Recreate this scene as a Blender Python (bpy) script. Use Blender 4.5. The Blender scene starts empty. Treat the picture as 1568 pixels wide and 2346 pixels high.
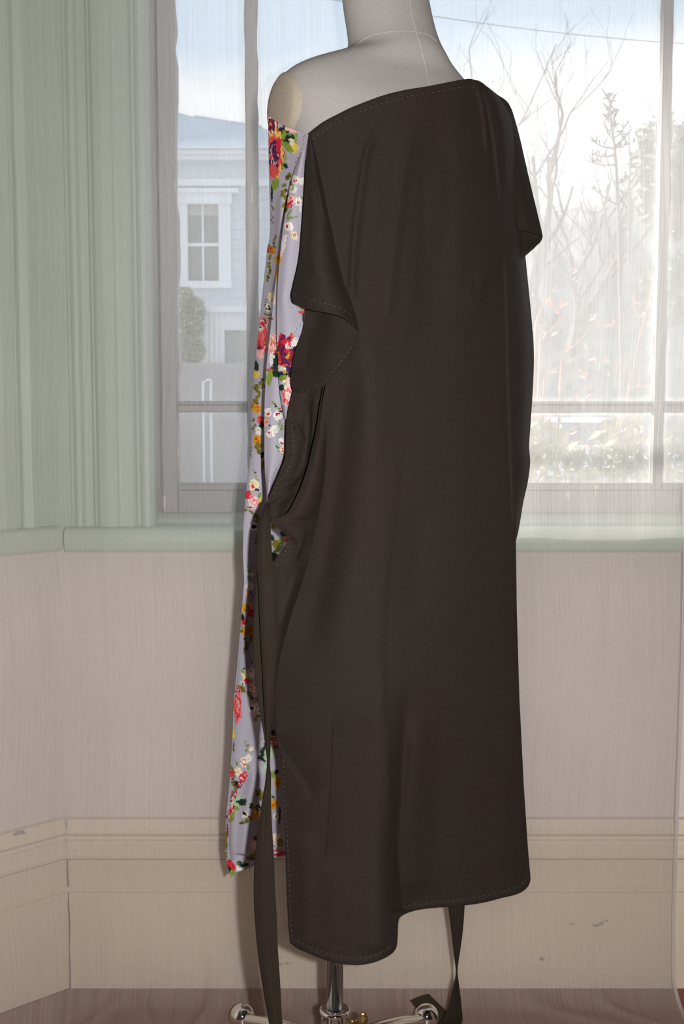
import bpy, bmesh, math, random
import numpy as np
from mathutils import Vector, Matrix
from mathutils.bvhtree import BVHTree

random.seed(7)
sc = bpy.context.scene
C = sc.collection

# ------------------------------------------------------------------ camera
F, W, H = 2643.0, 1568.0, 2346.0          # focal length in pixels, frame size
TILT, CAMZ = math.radians(5.25), 1.06
CT, ST = math.cos(TILT), math.sin(TILT)
cam_d = bpy.data.cameras.new('camera')
cam = bpy.data.objects.new('camera', cam_d)
C.objects.link(cam)
cam.location = (0, 0, CAMZ)
cam.rotation_euler = (math.pi / 2 - TILT, 0, 0)
cam_d.sensor_fit = 'VERTICAL'
cam_d.sensor_height = 23.6
cam_d.lens = 23.6 * F / H
cam_d.clip_start, cam_d.clip_end = 0.02, 400
cam_d.dof.use_dof = True
cam_d.dof.focus_distance = 1.66
cam_d.dof.aperture_fstop = 10.0
sc.camera = cam

# ------------------------------------------------------------------ exposure, world, sun, flash
sc.view_settings.view_transform = 'Standard'
sc.view_settings.look = 'None'
sc.view_settings.exposure = 0.0
sc.view_settings.gamma = 1.0
sc.view_settings.use_curve_mapping = False
sc.cycles.max_bounces = 12
sc.cycles.diffuse_bounces = 5
sc.cycles.transparent_max_bounces = 24
sc.cycles.use_denoising = True

wd = bpy.data.worlds.new('sky')
sc.world = wd
wd.use_nodes = True
nt = wd.node_tree
nt.nodes.clear()
wo = nt.nodes.new('ShaderNodeOutputWorld')
bg = nt.nodes.new('ShaderNodeBackground')
tc = nt.nodes.new('ShaderNodeTexCoord')
sep = nt.nodes.new('ShaderNodeSeparateXYZ')
mp = nt.nodes.new('ShaderNodeMapping')
mp.inputs['Scale'].default_value = (1.0, 1.0, 2.2)
mp.inputs['Location'].default_value = (0.35, 0.1, 0.12)
nz = nt.nodes.new('ShaderNodeTexNoise')
nz.inputs['Scale'].default_value = 2.6
nz.inputs['Detail'].default_value = 6
nz.inputs['Roughness'].default_value = 0.55
cr = nt.nodes.new('ShaderNodeValToRGB')
cr.color_ramp.elements[0].position = 0.40
cr.color_ramp.elements[1].position = 0.62
grad = nt.nodes.new('ShaderNodeMapRange')
grad.inputs['From Min'].default_value = 0.21
grad.inputs['From Max'].default_value = 0.34
grad.inputs['To Min'].default_value = 0.48
grad.inputs['To Max'].default_value = -0.36
addn = nt.nodes.new('ShaderNodeMath')
addn.operation = 'ADD'
addn.use_clamp = True
mixc = nt.nodes.new('ShaderNodeMix')
mixc.data_type = 'RGBA'
mixc.inputs[6].default_value = (0.90, 1.11, 1.33, 1)   # blue between the clouds
mixc.inputs[7].default_value = (1.40, 1.44, 1.48, 1)     # bright cloud
L = nt.links.new
L(tc.outputs['Generated'], mp.inputs['Vector'])
L(mp.outputs['Vector'], nz.inputs['Vector'])
L(tc.outputs['Generated'], sep.inputs['Vector'])
L(sep.outputs['Z'], grad.inputs['Value'])
L(nz.outputs['Fac'], addn.inputs[0])
L(grad.outputs['Result'], addn.inputs[1])
L(addn.outputs[0], cr.inputs['Fac'])
L(cr.outputs['Color'], mixc.inputs[0])
L(mixc.outputs[2], bg.inputs['Color'])
bg.inputs['Strength'].default_value = 1.0
L(bg.outputs[0], wo.inputs['Surface'])

sun_d = bpy.data.lights.new('sun', 'SUN')
sun_d.energy = 11
sun_d.angle = math.radians(6)
sun_d.color = (1, 0.95, 0.88)
sun = bpy.data.objects.new('sun', sun_d)
sun.rotation_euler = Vector((0.84, -0.45, -0.27)).to_track_quat('-Z', 'Y').to_euler()
C.objects.link(sun)

fl_d = bpy.data.lights.new('camera_flash', 'SPOT')
fl_d.energy = 124
fl_d.color = (1.0, 0.96, 0.935)
fl_d.shadow_soft_size = 0.016
fl_d.spot_size = math.radians(125)
fl_d.spot_blend = 0.2
flash = bpy.data.objects.new('camera_flash', fl_d)
flash.location = (0.10, -0.02, 1.07)
flash.rotation_euler = (math.pi / 2 - TILT, 0, 0)
C.objects.link(flash)

# ------------------------------------------------------------------ helpers
def at(px, py, Y):
    """world point on the plane y = Y seen at photo pixel (px, py)"""
    a = (px - W / 2) / F
    b = (H / 2 - py) / F
    d = Vector((a, CT + b * ST, -ST + b * CT))
    s = Y / d.y
    return Vector((d.x * s, Y, CAMZ + d.z * s))

def at_np(px, py, Y):
    a = (px - W / 2) / F
    b = (H / 2 - py) / F
    dy = CT + b * ST
    dz = -ST + b * CT
    s = Y / dy
    return np.stack([a * s, Y + 0 * a, CAMZ + dz * s], -1)

def zat(py, Y):
    return at(W / 2, py, Y).z

def xat(px, py, Y):
    return at(px, py, Y).x

def link(name, me, mat=None, parent=None, smooth=False):
    o = bpy.data.objects.new(name, me)
    C.objects.link(o)
    if mat:
        me.materials.append(mat)
    if smooth:
        me.polygons.foreach_set('use_smooth', [True] * len(me.polygons))
    if parent:
        o.parent = parent
    return o

def tag(o, label=None, cat=None, group=None, kind=None):
    if label: o['label'] = label
    if cat: o['category'] = cat
    if group: o['group'] = group
    if kind: o['kind'] = kind
    return o

def empty(name, loc=(0, 0, 0)):
    o = bpy.data.objects.new(name, None)
    C.objects.link(o)
    o.location = loc
    o.empty_display_size = 0.05
    return o

def adopt(o, parent):
    """parent without moving the child (parents are only translated)"""
    o.parent = parent
    o.matrix_parent_inverse = Matrix.Translation(-parent.location)

class MB:
    """collects shapes into one mesh"""
    def __init__(s):
        s.v, s.f = [], []
    def add(s, vs, fs):
        n = len(s.v)
        s.v += [tuple(v) for v in vs]
        s.f += [tuple(i + n for i in f) for f in fs]
    def box(s, x0, x1, y0, y1, z0, z1):
        vs = [(x, y, z) for x in (x0, x1) for y in (y0, y1) for z in (z0, z1)]
        s.add(vs, [(0, 1, 3, 2), (4, 6, 7, 5), (0, 4, 5, 1), (2, 3, 7, 6), (0, 2, 6, 4), (1, 5, 7, 3)])
    def tube(s, pts, radii, n=8, cap=True):
        pts = [Vector(p) for p in pts]
        if not hasattr(radii, '__len__'):
            radii = [radii] * len(pts)
        up = None
        rings = []
        for i, p in enumerate(pts):
            t = (pts[min(i + 1, len(pts) - 1)] - pts[max(i - 1, 0)])
            t = t.normalized() if t.length > 1e-9 else Vector((0, 0, 1))
            if up is None:
                up = t.orthogonal().normalized()
            up = (up - t * up.dot(t))
            up = up.normalized() if up.length > 1e-6 else t.orthogonal().normalized()
            b = t.cross(up)
            rings.append([p + (up * math.cos(2 * math.pi * k / n) + b * math.sin(2 * math.pi * k / n)) * radii[i] for k in range(n)])
        vs = [v for r in rings for v in r]
        fs = []
        for i in range(len(rings) - 1):
            for k in range(n):
                a, b2 = i * n + k, i * n + (k + 1) % n
                fs.append((a, b2, b2 + n, a + n))
        if cap:
            fs.append(tuple(range(n))[::-1])
            fs.append(tuple(range((len(rings) - 1) * n, len(rings) * n)))
        s.add(vs, fs)
    def lathe(s, prof, c=(0, 0, 0), n=32):
        vs, fs = [], []
        for r, z in prof:
            for k in range(n):
                a = 2 * math.pi * k / n
                vs.append((c[0] + r * math.cos(a), c[1] + r * math.sin(a), c[2] + z))
        for i in range(len(prof) - 1):
            for k in range(n):
                a, b = i * n + k, i * n + (k + 1) % n
                fs.append((a, b, b + n, a + n))
        s.add(vs, fs)
    def ball(s, c, r, n=24, sq=(1, 1, 1)):
        prof = [(math.sin(math.pi * i / (n // 2)), -math.cos(math.pi * i / (n // 2))) for i in range(n // 2 + 1)]
        vs, fs = [], []
        for rr, z in prof:
            rr = max(rr, 1e-4)
            for k in range(n):
                a = 2 * math.pi * k / n
                vs.append((c[0] + r * sq[0] * rr * math.cos(a), c[1] + r * sq[1] * rr * math.sin(a), c[2] + r * sq[2] * z))
        for i in range(len(prof) - 1):
            for k in range(n):
                a, b = i * n + k, i * n + (k + 1) % n
                fs.append((a, b, b + n, a + n))
        s.add(vs, fs)
    def prism(s, prof, p0, p1, ax, ay):
        """profile [(a, b)] swept from p0 to p1; ax, ay are the profile axes"""
        p0, p1, ax, ay = map(Vector, (p0, p1, ax, ay))
        n = len(prof)
        vs = [p0 + ax * a + ay * b for a, b in prof] + [p1 + ax * a + ay * b for a, b in prof]
        fs = [(i, (i + 1) % n, (i + 1) % n + n, i + n) for i in range(n)]
        fs += [tuple(range(n))[::-1], tuple(range(n, 2 * n))]
        s.add(vs, fs)
    def build(s, name, mat, parent=None, smooth=False, bevel=0):
        me = bpy.data.meshes.new(name)
        me.from_pydata(s.v, [], s.f)
        bm = bmesh.new(); bm.from_mesh(me)
        bmesh.ops.recalc_face_normals(bm, faces=bm.faces)
        bm.to_mesh(me); bm.free()
        o = link(name, me, mat, None, smooth)
        if parent: adopt(o, parent)
        if bevel:
            m = o.modifiers.new('bevel', 'BEVEL'); m.width = bevel; m.segments = 2; m.limit_method = 'ANGLE'
        return o

# ------------------------------------------------------------------ materials
def new_mat(name):
    m = bpy.data.materials.new(name)
    m.use_nodes = True
    n = m.node_tree.nodes
    return m, m.node_tree, n['Principled BSDF'], n['Material Output']

def node(t, kind, **kw):
    n = t.nodes.new(kind)
    for k, v in kw.items():
        setattr(n, k, v)
    return n

def noise(t, scale, detail=3, vec_scale=None, coord='Object'):
    c = node(t, 'ShaderNodeTexCoord')
    nzz = node(t, 'ShaderNodeTexNoise')
    nzz.inputs['Scale'].default_value = scale
    nzz.inputs['Detail'].default_value = detail
    if vec_scale:
        mpp = node(t, 'ShaderNodeMapping')
        mpp.inputs['Scale'].default_value = vec_scale
        t.links.new(c.outputs[coord], mpp.inputs['Vector'])
        t.links.new(mpp.outputs['Vector'], nzz.inputs['Vector'])
    else:
        t.links.new(c.outputs[coord], nzz.inputs['Vector'])
    return nzz

def ramp(t, src, stops):
    r = node(t, 'ShaderNodeValToRGB')
    el = r.color_ramp.elements
    while len(el) < len(stops): el.new(0.5)
    for e, (p, c) in zip(el, stops):
        e.position = p
        e.color = (*c, 1)
    t.links.new(src, r.inputs['Fac'])
    return r

def bump(t, bsdf, src, strength, dist=0.001):
    b = node(t, 'ShaderNodeBump')
    b.inputs['Strength'].default_value = strength
    b.inputs['Distance'].default_value = dist
    t.links.new(src, b.inputs['Height'])
    t.links.new(b.outputs['Normal'], bsdf.inputs['Normal'])

def mixed(name, c0, c1, scale, rough=0.6, bump_s=0.0, vec=None, detail=4, spec=0.5, lo=0.35, hi=0.65, metal=0.0):
    m, t, b, o = new_mat(name)
    nn = noise(t, scale, detail, vec)
    r = ramp(t, nn.outputs['Fac'], [(lo, c0), (hi, c1)])
    t.links.new(r.outputs['Color'], b.inputs['Base Color'])
    b.inputs['Roughness'].default_value = rough
    b.inputs['Specular IOR Level'].default_value = spec
    b.inputs['Metallic'].default_value = metal
    if bump_s: bump(t, b, nn.outputs['Fac'], bump_s)
    return m

def chipped(name, base, base2, chip, rough=0.5, chip_amt=0.70, scale=9, stretch=(1, 1, 1)):
    """old paint: even colour, with small chips and scuffs"""
    m, t, b, o = new_mat(name)
    n1 = noise(t, 3.0, 4)
    r1 = ramp(t, n1.outputs['Fac'], [(0.35, base), (0.65, base2)])
    n2 = noise(t, scale, 6, stretch)
    r2 = ramp(t, n2.outputs['Fac'], [(chip_amt, (0, 0, 0)), (chip_amt + 0.015, (1, 1, 1))])
    mx = node(t, 'ShaderNodeMix', data_type='RGBA')
    t.links.new(r2.outputs['Color'], mx.inputs[0])
    t.links.new(r1.outputs['Color'], mx.inputs[6])
    mx.inputs[7].default_value = (*chip, 1)
    t.links.new(mx.outputs[2], b.inputs['Base Color'])
    b.inputs['Roughness'].default_value = rough
    bump(t, b, n2.outputs['Fac'], 0.08)
    return m

M = {}
M['wall'] = mixed('wall_paint', (0.62, 0.565, 0.545), (0.66, 0.60, 0.575), 5, 0.75, 0.03)
M['cream'] = chipped('cream_baseboard_paint', (0.60, 0.52, 0.40), (0.65, 0.565, 0.44), (0.22, 0.21, 0.19), 0.5, 0.69, 14, (1, 1, 2))
M['green'] = chipped('pale_green_paint', (0.415, 0.50, 0.43), (0.46, 0.545, 0.47), (0.55, 0.42, 0.34), 0.5, 0.735, 16, (1, 1, 0.5))
M['sash'] = chipped('weathered_sash_paint', (0.33, 0.32, 0.325), (0.40, 0.385, 0.385), (0.75, 0.66, 0.58), 0.6, 0.66, 18, (3, 3, 0.6))
M['dim'] = mixed('bounce_dimmed_wall', (0.10, 0.08, 0.065), (0.13, 0.105, 0.085), 3, 0.8)  # unseen right wall darkened to cut light bounced onto the dress
M['ceiling'] = mixed('ceiling_paint', (0.7, 0.69, 0.67), (0.73, 0.72, 0.7), 4, 0.8)
M['room'] = mixed('room_wall_paint', (0.60, 0.57, 0.54), (0.64, 0.61, 0.58), 4, 0.8)
m, t, b, o = new_mat('dark_floorboards')
nn = noise(t, 6, 5, (8, 0.6, 1))
r = ramp(t, nn.outputs['Fac'], [(0.3, (0.125, 0.035, 0.016)), (0.7, (0.20, 0.06, 0.027))])
t.links.new(r.outputs['Color'], b.inputs['Base Color']); b.inputs['Roughness'].default_value = 0.4
M['floor'] = m

def chrome_mat():
    m, t, b, o = new_mat('polished_chrome')
    b.inputs['Base Color'].default_value = (0.78, 0.77, 0.76, 1)
    b.inputs['Metallic'].default_value = 1
    nn = noise(t, 30, 3)
    r = ramp(t, nn.outputs['Fac'], [(0.3, (0.14,) * 3), (0.7, (0.24,) * 3)])
    t.links.new(r.outputs['Color'], b.inputs['Roughness'])
    return m
M['chrome'] = chrome_mat()
M['mirror'] = mixed('bright_chrome', (0.80, 0.79, 0.77), (0.84, 0.83, 0.81), 20, 0.05, metal=1.0)
M['brass'] = mixed('worn_brass', (0.42, 0.30, 0.12), (0.55, 0.40, 0.18), 40, 0.25, metal=1.0)
M['slot'] = mixed('dark_slot', (0.02, 0.02, 0.02), (0.03, 0.03, 0.03), 40, 0.6)

def glass_mat():
    m, t, b, o = new_mat('dusty_hazed_window_glass')
    t.nodes.remove(b)
    tr = node(t, 'ShaderNodeBsdfTransparent')
    gl = node(t, 'ShaderNodeBsdfGlossy'); gl.inputs['Roughness'].default_value = 0.03
    df = node(t, 'ShaderNodeBsdfDiffuse'); df.inputs['Color'].default_value = (0.8, 0.8, 0.8, 1)
    tl = node(t, 'ShaderNodeBsdfTranslucent'); tl.inputs['Color'].default_value = (0.8, 0.8, 0.8, 1)
    dirt_haze = node(t, 'ShaderNodeMixShader'); dirt_haze.inputs[0].default_value = 0.6
    t.links.new(df.outputs[0], dirt_haze.inputs[1]); t.links.new(tl.outputs[0], dirt_haze.inputs[2])
    m1 = node(t, 'ShaderNodeMixShader'); m1.inputs[0].default_value = 0.04
    t.links.new(tr.outputs[0], m1.inputs[1]); t.links.new(gl.outputs[0], m1.inputs[2])
    # dust along the pane edges plus painted haze: uses the pane's own 'edge' attribute
    at_ = node(t, 'ShaderNodeAttribute'); at_.attribute_name = 'edge'
    nn = noise(t, 60, 4)
    mul = node(t, 'ShaderNodeMath', operation='MULTIPLY')
    t.links.new(at_.outputs['Fac'], mul.inputs[0]); t.links.new(nn.outputs['Fac'], mul.inputs[1])
    ad = node(t, 'ShaderNodeMath', operation='ADD', use_clamp=True)
    t.links.new(mul.outputs[0], ad.inputs[0]); ad.inputs[1].default_value = 0.13  # even haze over the whole pane, put in to wash out the view
    m2 = node(t, 'ShaderNodeMixShader')
    t.links.new(ad.outputs[0], m2.inputs[0]); t.links.new(m1.outputs[0], m2.inputs[1]); t.links.new(dirt_haze.outputs[0], m2.inputs[2])
    t.links.new(m2.outputs[0], o.inputs['Surface'])
    return m
M['glass'] = glass_mat()

def sheer_mat(name, cover, dens=0.0):
    m, t, b, o = new_mat(name)
    t.nodes.remove(b)
    tr = node(t, 'ShaderNodeBsdfTransparent')
    df = node(t, 'ShaderNodeBsdfDiffuse'); df.inputs['Color'].default_value = (0.73, 0.70, 0.685, 1)
    tl = node(t, 'ShaderNodeBsdfTranslucent'); tl.inputs['Color'].default_value = (0.84, 0.815, 0.80, 1)
    cl = node(t, 'ShaderNodeMixShader'); cl.inputs[0].default_value = 0.62
    t.links.new(df.outputs[0], cl.inputs[1]); t.links.new(tl.outputs[0], cl.inputs[2])
    # crinkled weave: fine upright threads, some thicker than others
    at_ = node(t, 'ShaderNodeAttribute'); at_.attribute_name = 'cloth'
    outs = []
    for sx, sy, det in ((400.0, 3.0, 1), (900.0, 14.0, 1), (30.0, 0.6, 2), (14.0, 500.0, 1)):
        mp_ = node(t, 'ShaderNodeMapping'); mp_.inputs['Scale'].default_value = (sx, sy, 1)
        nn_ = node(t, 'ShaderNodeTexNoise'); nn_.inputs['Scale'].default_value = 1.0; nn_.inputs['Detail'].default_value = det
        t.links.new(at_.outputs['Vector'], mp_.inputs['Vector']); t.links.new(mp_.outputs['Vector'], nn_.inputs['Vector'])
        outs.append(nn_.outputs['Fac'])
    acc = None
    for src, amp in zip(outs, (0.075, 0.04, 0.0, 0.012)):
        mr = node(t, 'ShaderNodeMapRange', clamp=False)
        mr.inputs['From Min'].default_value = 0.25; mr.inputs['From Max'].default_value = 0.75
        mr.inputs['To Min'].default_value = -amp; mr.inputs['To Max'].default_value = amp
        t.links.new(src, mr.inputs['Value'])
        if acc is None: acc = mr.outputs[0]
        else:
            ad = node(t, 'ShaderNodeMath', operation='ADD'); t.links.new(acc, ad.inputs[0]); t.links.new(mr.outputs[0], ad.inputs[1]); acc = ad.outputs[0]
    ad = node(t, 'ShaderNodeMath', operation='ADD', use_clamp=True); t.links.new(acc, ad.inputs[0]); ad.inputs[1].default_value = cover
    mx = node(t, 'ShaderNodeMixShader')
    t.links.new(ad.outputs[0], mx.inputs[0]); t.links.new(tr.outputs[0], mx.inputs[1]); t.links.new(cl.outputs[0], mx.inputs[2])
    t.links.new(mx.outputs[0], o.inputs['Surface'])
    return m
M['sheer'] = sheer_mat('sheer_crinkled_voile', 0.41)
M['sheer_hem'] = sheer_mat('sheer_voile_hem', 0.80)

def linen(name, c0, c1):
    m, t, b, o = new_mat(name)
    nn = noise(t, 420, 3)
    r = ramp(t, nn.outputs['Fac'], [(0.3, c0), (0.7, c1)])
    n2 = noise(t, 7, 5); r2 = ramp(t, n2.outputs['Fac'], [(0.3, (0.93, 0.93, 0.93)), (0.62, (1, 1, 1))])
    mx = node(t, 'ShaderNodeMix', data_type='RGBA', blend_type='MULTIPLY'); mx.inputs[0].default_value = 1
    t.links.new(r.outputs['Color'], mx.inputs[6]); t.links.new(r2.outputs['Color'], mx.inputs[7])
    t.links.new(mx.outputs[2], b.inputs['Base Color']); b.inputs['Roughness'].default_value = 0.9
    b.inputs['Specular IOR Level'].default_value = 0.15
    bump(t, b, nn.outputs['Fac'], 0.12, 0.0005)
    return m
M['linen'] = linen('off_white_linen_cover', (0.385, 0.365, 0.35), (0.43, 0.41, 0.395))
M['plate'] = linen('cream_arm_plate', (0.42, 0.37, 0.30), (0.47, 0.415, 0.34))
M['seam'] = linen('seam_ridge', (0.44, 0.415, 0.395), (0.49, 0.465, 0.445))

def silk(name, c0, c1, rough=0.72, sheen=0.02):
    m, t, b, o = new_mat(name)
    nn = noise(t, 700, 3, (1, 1, 0.35))
    n2 = noise(t, 5, 3)
    r = ramp(t, nn.outputs['Fac'], [(0.3, c0), (0.7, c1)])
    r2 = ramp(t, n2.outputs['Fac'], [(0.35, (0.98, 1.0, 0.96)), (0.65, (1.0, 0.95, 0.98))])
    mx = node(t, 'ShaderNodeMix', data_type='RGBA', blend_type='MULTIPLY'); mx.inputs[0].default_value = 1
    t.links.new(r.outputs['Color'], mx.inputs[6]); t.links.new(r2.outputs['Color'], mx.inputs[7])
    t.links.new(mx.outputs[2], b.inputs['Base Color'])
    b.inputs['Roughness'].default_value = rough
    b.inputs['Specular IOR Level'].default_value = 0.05
    b.inputs['Sheen Weight'].default_value = sheen
    b.inputs['Sheen Roughness'].default_value = 0.45
    b.inputs['Sheen Tint'].default_value = (0.6, 0.5, 0.42, 1)
    bump(t, b, nn.outputs['Fac'], 0.08, 0.0004)
    return m
M['dark'] = silk('dark_olive_brown_silk', (0.0265, 0.0205, 0.0178), (0.034, 0.0262, 0.0228))
M['tie'] = silk('dark_olive_brown_tie', (0.0265, 0.0205, 0.0160), (0.033, 0.0255, 0.0200))
M['thread'] = mixed('tan_thread', (0.10, 0.08, 0.058), (0.13, 0.10, 0.073), 60, 0.7)
M['thread_grey'] = mixed('dark_grey_thread', (0.07, 0.065, 0.07), (0.09, 0.085, 0.09), 60, 0.7)

def print_mat():
    m, t, b, o = new_mat('floral_printed_cotton')
    a = node(t, 'ShaderNodeAttribute'); a.attribute_name = 'print'
    nn = noise(t, 800, 2, (1, 1, 0.4))
    r = ramp(t, nn.outputs['Fac'], [(0.3, (0.93, 0.93, 0.93)), (0.7, (1, 1, 1))])
    mx = node(t, 'ShaderNodeMix', data_type='RGBA', blend_type='MULTIPLY'); mx.inputs[0].default_value = 1
    t.links.new(a.outputs['Color'], mx.inputs[6]); t.links.new(r.outputs['Color'], mx.inputs[7])
    t.links.new(mx.outputs[2], b.inputs['Base Color'])
    b.inputs['Roughness'].default_value = 0.7
    b.inputs['Specular IOR Level'].default_value = 0.2
    return m
M['print'] = print_mat()

# ------------------------------------------------------------------ room shell
YW = 2.046            # face of the wall under the window
YS = 2.13             # room face of the sash
FZ = 0.0
ZT = 3.0
corner = at(157, 2246, YW)                     # foot of the bay corner
CX = corner.x
ldir = (at(0, 2305, 1.06 / ((math.tan(math.atan((2305 - 1173) / F) + TILT)))) - corner)
ldir.z = 0
ldir.normalize()                               # runs along the angled wall, toward the camera
lnorm = Vector((-ldir.y, ldir.x, 0))           # into the room
if lnorm.x < 0: lnorm = -lnorm

XR = 1.35                                       # right bay corner, out of frame
X_OPEN0 = xat(345, 600, YW)                     # opening left edge
X_OPEN1 = 1.02
Z_SILL, Z_HEAD = 0.81, 2.62

mb = MB()
mb.box(CX - 0.02, XR, YW, YW + 0.24, FZ - 0.1, Z_SILL)          # under the window
mb.box(CX - 0.02, X_OPEN0 - 0.002, YW, YW + 0.24, Z_SILL, ZT)   # left of it
mb.box(X_OPEN1, XR, YW, YW + 0.24, Z_SILL, ZT)
mb.box(X_OPEN0 - 0.002, X_OPEN1, YW, YW + 0.24, Z_HEAD, ZT)
tag(mb.build('wall_back', M['wall']), kind='structure')

LW = 1.1
def angled_slab(mb, s0, s1, d0, d1, z0, z1):
    vs = []
    for s in (s0, s1):
        for d in (d0, d1):
            for z in (z0, z1):
                p = corner + ldir * s + lnorm * d
                vs.append((p.x, p.y, z))
    mb.add(vs, [(0, 1, 3, 2), (4, 6, 7, 5), (0, 4, 5, 1), (2, 3, 7, 6), (0, 2, 6, 4), (1, 5, 7, 3)])
mb = MB(); angled_slab(mb, -0.02, LW, -0.16, 0, FZ - 0.1, ZT)
tag(mb.build('wall_left', M['wall']), kind='structure')
lend = corner + ldir * LW

mb = MB(); mb.box(XR, XR + 0.12, -2.6, YW + 0.16, FZ - 0.1, ZT)
tag(mb.build('wall_right', M['dim']), kind='structure')
mb = MB(); mb.box(lend.x - 0.14, lend.x, -2.6, lend.y, FZ - 0.1, ZT)
tag(mb.build('wall_side', M['room']), kind='structure')
mb = MB(); mb.box(lend.x - 0.14, XR + 0.12, -2.72, -2.6, FZ - 0.1, ZT)
tag(mb.build('wall_front', M['room']), kind='structure')
mb = MB(); mb.box(lend.x - 0.3, XR + 0.12, -2.72, YW + 0.16, ZT, ZT + 0.1)
tag(mb.build('ceiling', M['ceiling']), kind='structure')

# floor: boards laid side by side
fl = empty('floor', (0, 0, 0)); tag(fl, kind='structure')
fb = MB(); fb.box(lend.x - 0.3, XR, -2.6, YW, -0.10, -0.022)
fb.build('subfloor', M['slot'], fl)
x = lend.x - 0.2
bme = None
while x < XR:
    if bme is None:
        q = MB(); q.box(0.0003, 0.1047, -2.6, YW - 0.001, -0.022, 0.0)
        ob = q.build('floorboard', M['floor'], fl); bme = ob.data
    else:
        ob = bpy.data.objects.new('floorboard', bme); C.objects.link(ob); adopt(ob, fl)
    ob.location.x = x
    x += 0.105

# baseboards: moulded profile (depth from the wall, height)
def zb(py): return zat(py, YW - 0.02)
zt_, z1_, z2_, z3_, z4_, z5_ = zb(1880), zb(1909), zb(1922), zb(1963), zb(2028), zb(2042)
prof = [(0, FZ), (0.026, FZ), (0.026, z5_), (0.0275, z5_ + 0.002), (0.0275, z4_ - 0.002), (0.024, z4_), (0.024, z3_ - 0.004),
        (0.008, z3_ - 0.002), (0.008, z3_), (0.036, z3_ + 0.003), (0.037, z3_ + 0.010), (0.028, z3_ + 0.020), (0.023, z2_ - 0.006), (0.022, z2_ - 0.002),
        (0.018, z2_), (0.018, z2_ + 0.002), (0.031, z2_ + 0.003), (0.030, z1_ - 0.002), (0.023, z1_ - 0.0005), (0.023, z1_ + 0.0005), (0.027, z1_ + 0.002), (0.021, z1_ + 0.010), (0.016, zt_ - 0.004),
        (0.014, zt_), (0, zt_)]
mb = MB(); mb.prism(prof, (CX + 0.008, YW, 0), (XR, YW, 0), (0, -1, 0), (0, 0, 1))
tag(mb.build('baseboard_back', M['cream']), kind='structure')
mb = MB(); mb.prism(prof, corner + ldir * 0.010, corner + ldir * LW, lnorm, (0, 0, 1))
tag(mb.build('baseboard_left', M['cream']), kind='structure')

# open mitre joint where the two baseboards meet
sx = (YW - 0.0262 - (corner.y + lnorm.y * 0.0262)) / ldir.y
cj = corner + lnorm * 0.0262 + ldir * sx
rgj = random.Random(4)
mb = MB(); mb.tube([(cj.x + rgj.uniform(-.0008, .0008), YW - 0.0262, z3_ * k / 14) for k in range(15)], [0.0008 + 0.0009 * rgj.random() for k in range(15)], 6)
tag(mb.build('trim_7', M['slot']), kind='structure')

# window stool (sill) with rounded nosing, back and angled
ys = YS - YW
sill = [(-ys, 0.80), (0.036, 0.800), (0.041, 0.806), (0.044, 0.818), (0.044, 0.832), (0.040, 0.840), (0.031, 0.8435), (-0.020, 0.8445),
        (-0.026, 0.846), (-0.034, 0.853), (-0.046, 0.858), (-0.058, 0.8600), (-ys, 0.8605)]
dz = zat(1259, YW - 0.044) - 0.806
sill = [(a, z + dz) for a, z in sill]
mb = MB(); mb.prism(sill, (CX + 0.02, YW, 0), (XR, YW, 0), (0, -1, 0), (0, 0, 1))
tag(mb.build('trim_1', M['green'], bevel=0.0015), kind='structure')
sl2 = [(0, 0.80 + dz)] + [s_ for s_ in sill[1:7]] + [(0, sill[6][1])]
mb = MB(); mb.prism(sl2, corner + ldir * 0.014, corner + ldir * LW, lnorm, (0, 0, 1))
tag(mb.build('trim_2', M['green'], bevel=0.0015), kind='structure')

# moulded architraves: profile of (photo x at mid height, depth from the wall)
ZS = sill[6][1]
arch_px = [(107, 0.0), (109, 0.016), (122, 0.017), (150, 0.018), (153, 0.014), (160, 0.014), (163, 0.024), (171, 0.028), (180, 0.026), (186, 0.020),
           (192, 0.019), (204, 0.016), (206, 0.010), (213, 0.010), (215, 0.020), (222, 0.026), (240, 0.028), (262, 0.027), (266, 0.023), (276, 0.022),
           (296, 0.021), (302, 0.018), (306, 0.011), (313, 0.011), (317, 0.020), (326, 0.026), (337, 0.024), (345, 0.014), (346, 0.0)]
pr = [(xat(px, 620, YW - 0.018) - CX, d) for px, d in arch_px]
mb = MB(); mb.prism(pr, (CX, YW, ZS), (CX, YW, ZT), (1, 0, 0), (0, -1, 0))
tag(mb.build('trim_3', M['green'], bevel=0.0012), kind='structure')
arch2 = [(0.012, 0), (0.012, 0.012), (0.035, 0.014), (0.038, 0.010), (0.042, 0.010), (0.046, 0.024), (0.060, 0.028), (0.075, 0.022), (0.078, 0.012), (0.083, 0.012),
         (0.088, 0.024), (0.11, 0.028), (0.14, 0.024), (0.145, 0.014), (0.17, 0.014), (0.2, 0.026), (0.22, 0.02), (0.22, 0)]
mb = MB(); mb.prism(arch2, corner + Vector((0, 0, ZS)), corner + Vector((0, 0, ZT)), ldir, lnorm)
tag(mb.build('trim_4', M['green'], bevel=0.0012), kind='structure')

# jamb reveal of the opening
mb = MB()
mb.box(X_OPEN0 - 0.012, X_OPEN0, YW, YW + 0.24, Z_SILL, Z_HEAD)
mb.box(X_OPEN1 - 0.001, X_OPEN1 + 0.012, YW - 0.001, YW + 0.24, Z_SILL, Z_HEAD)
tag(mb.build('trim_5', M['sash']), kind='structure')

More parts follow.
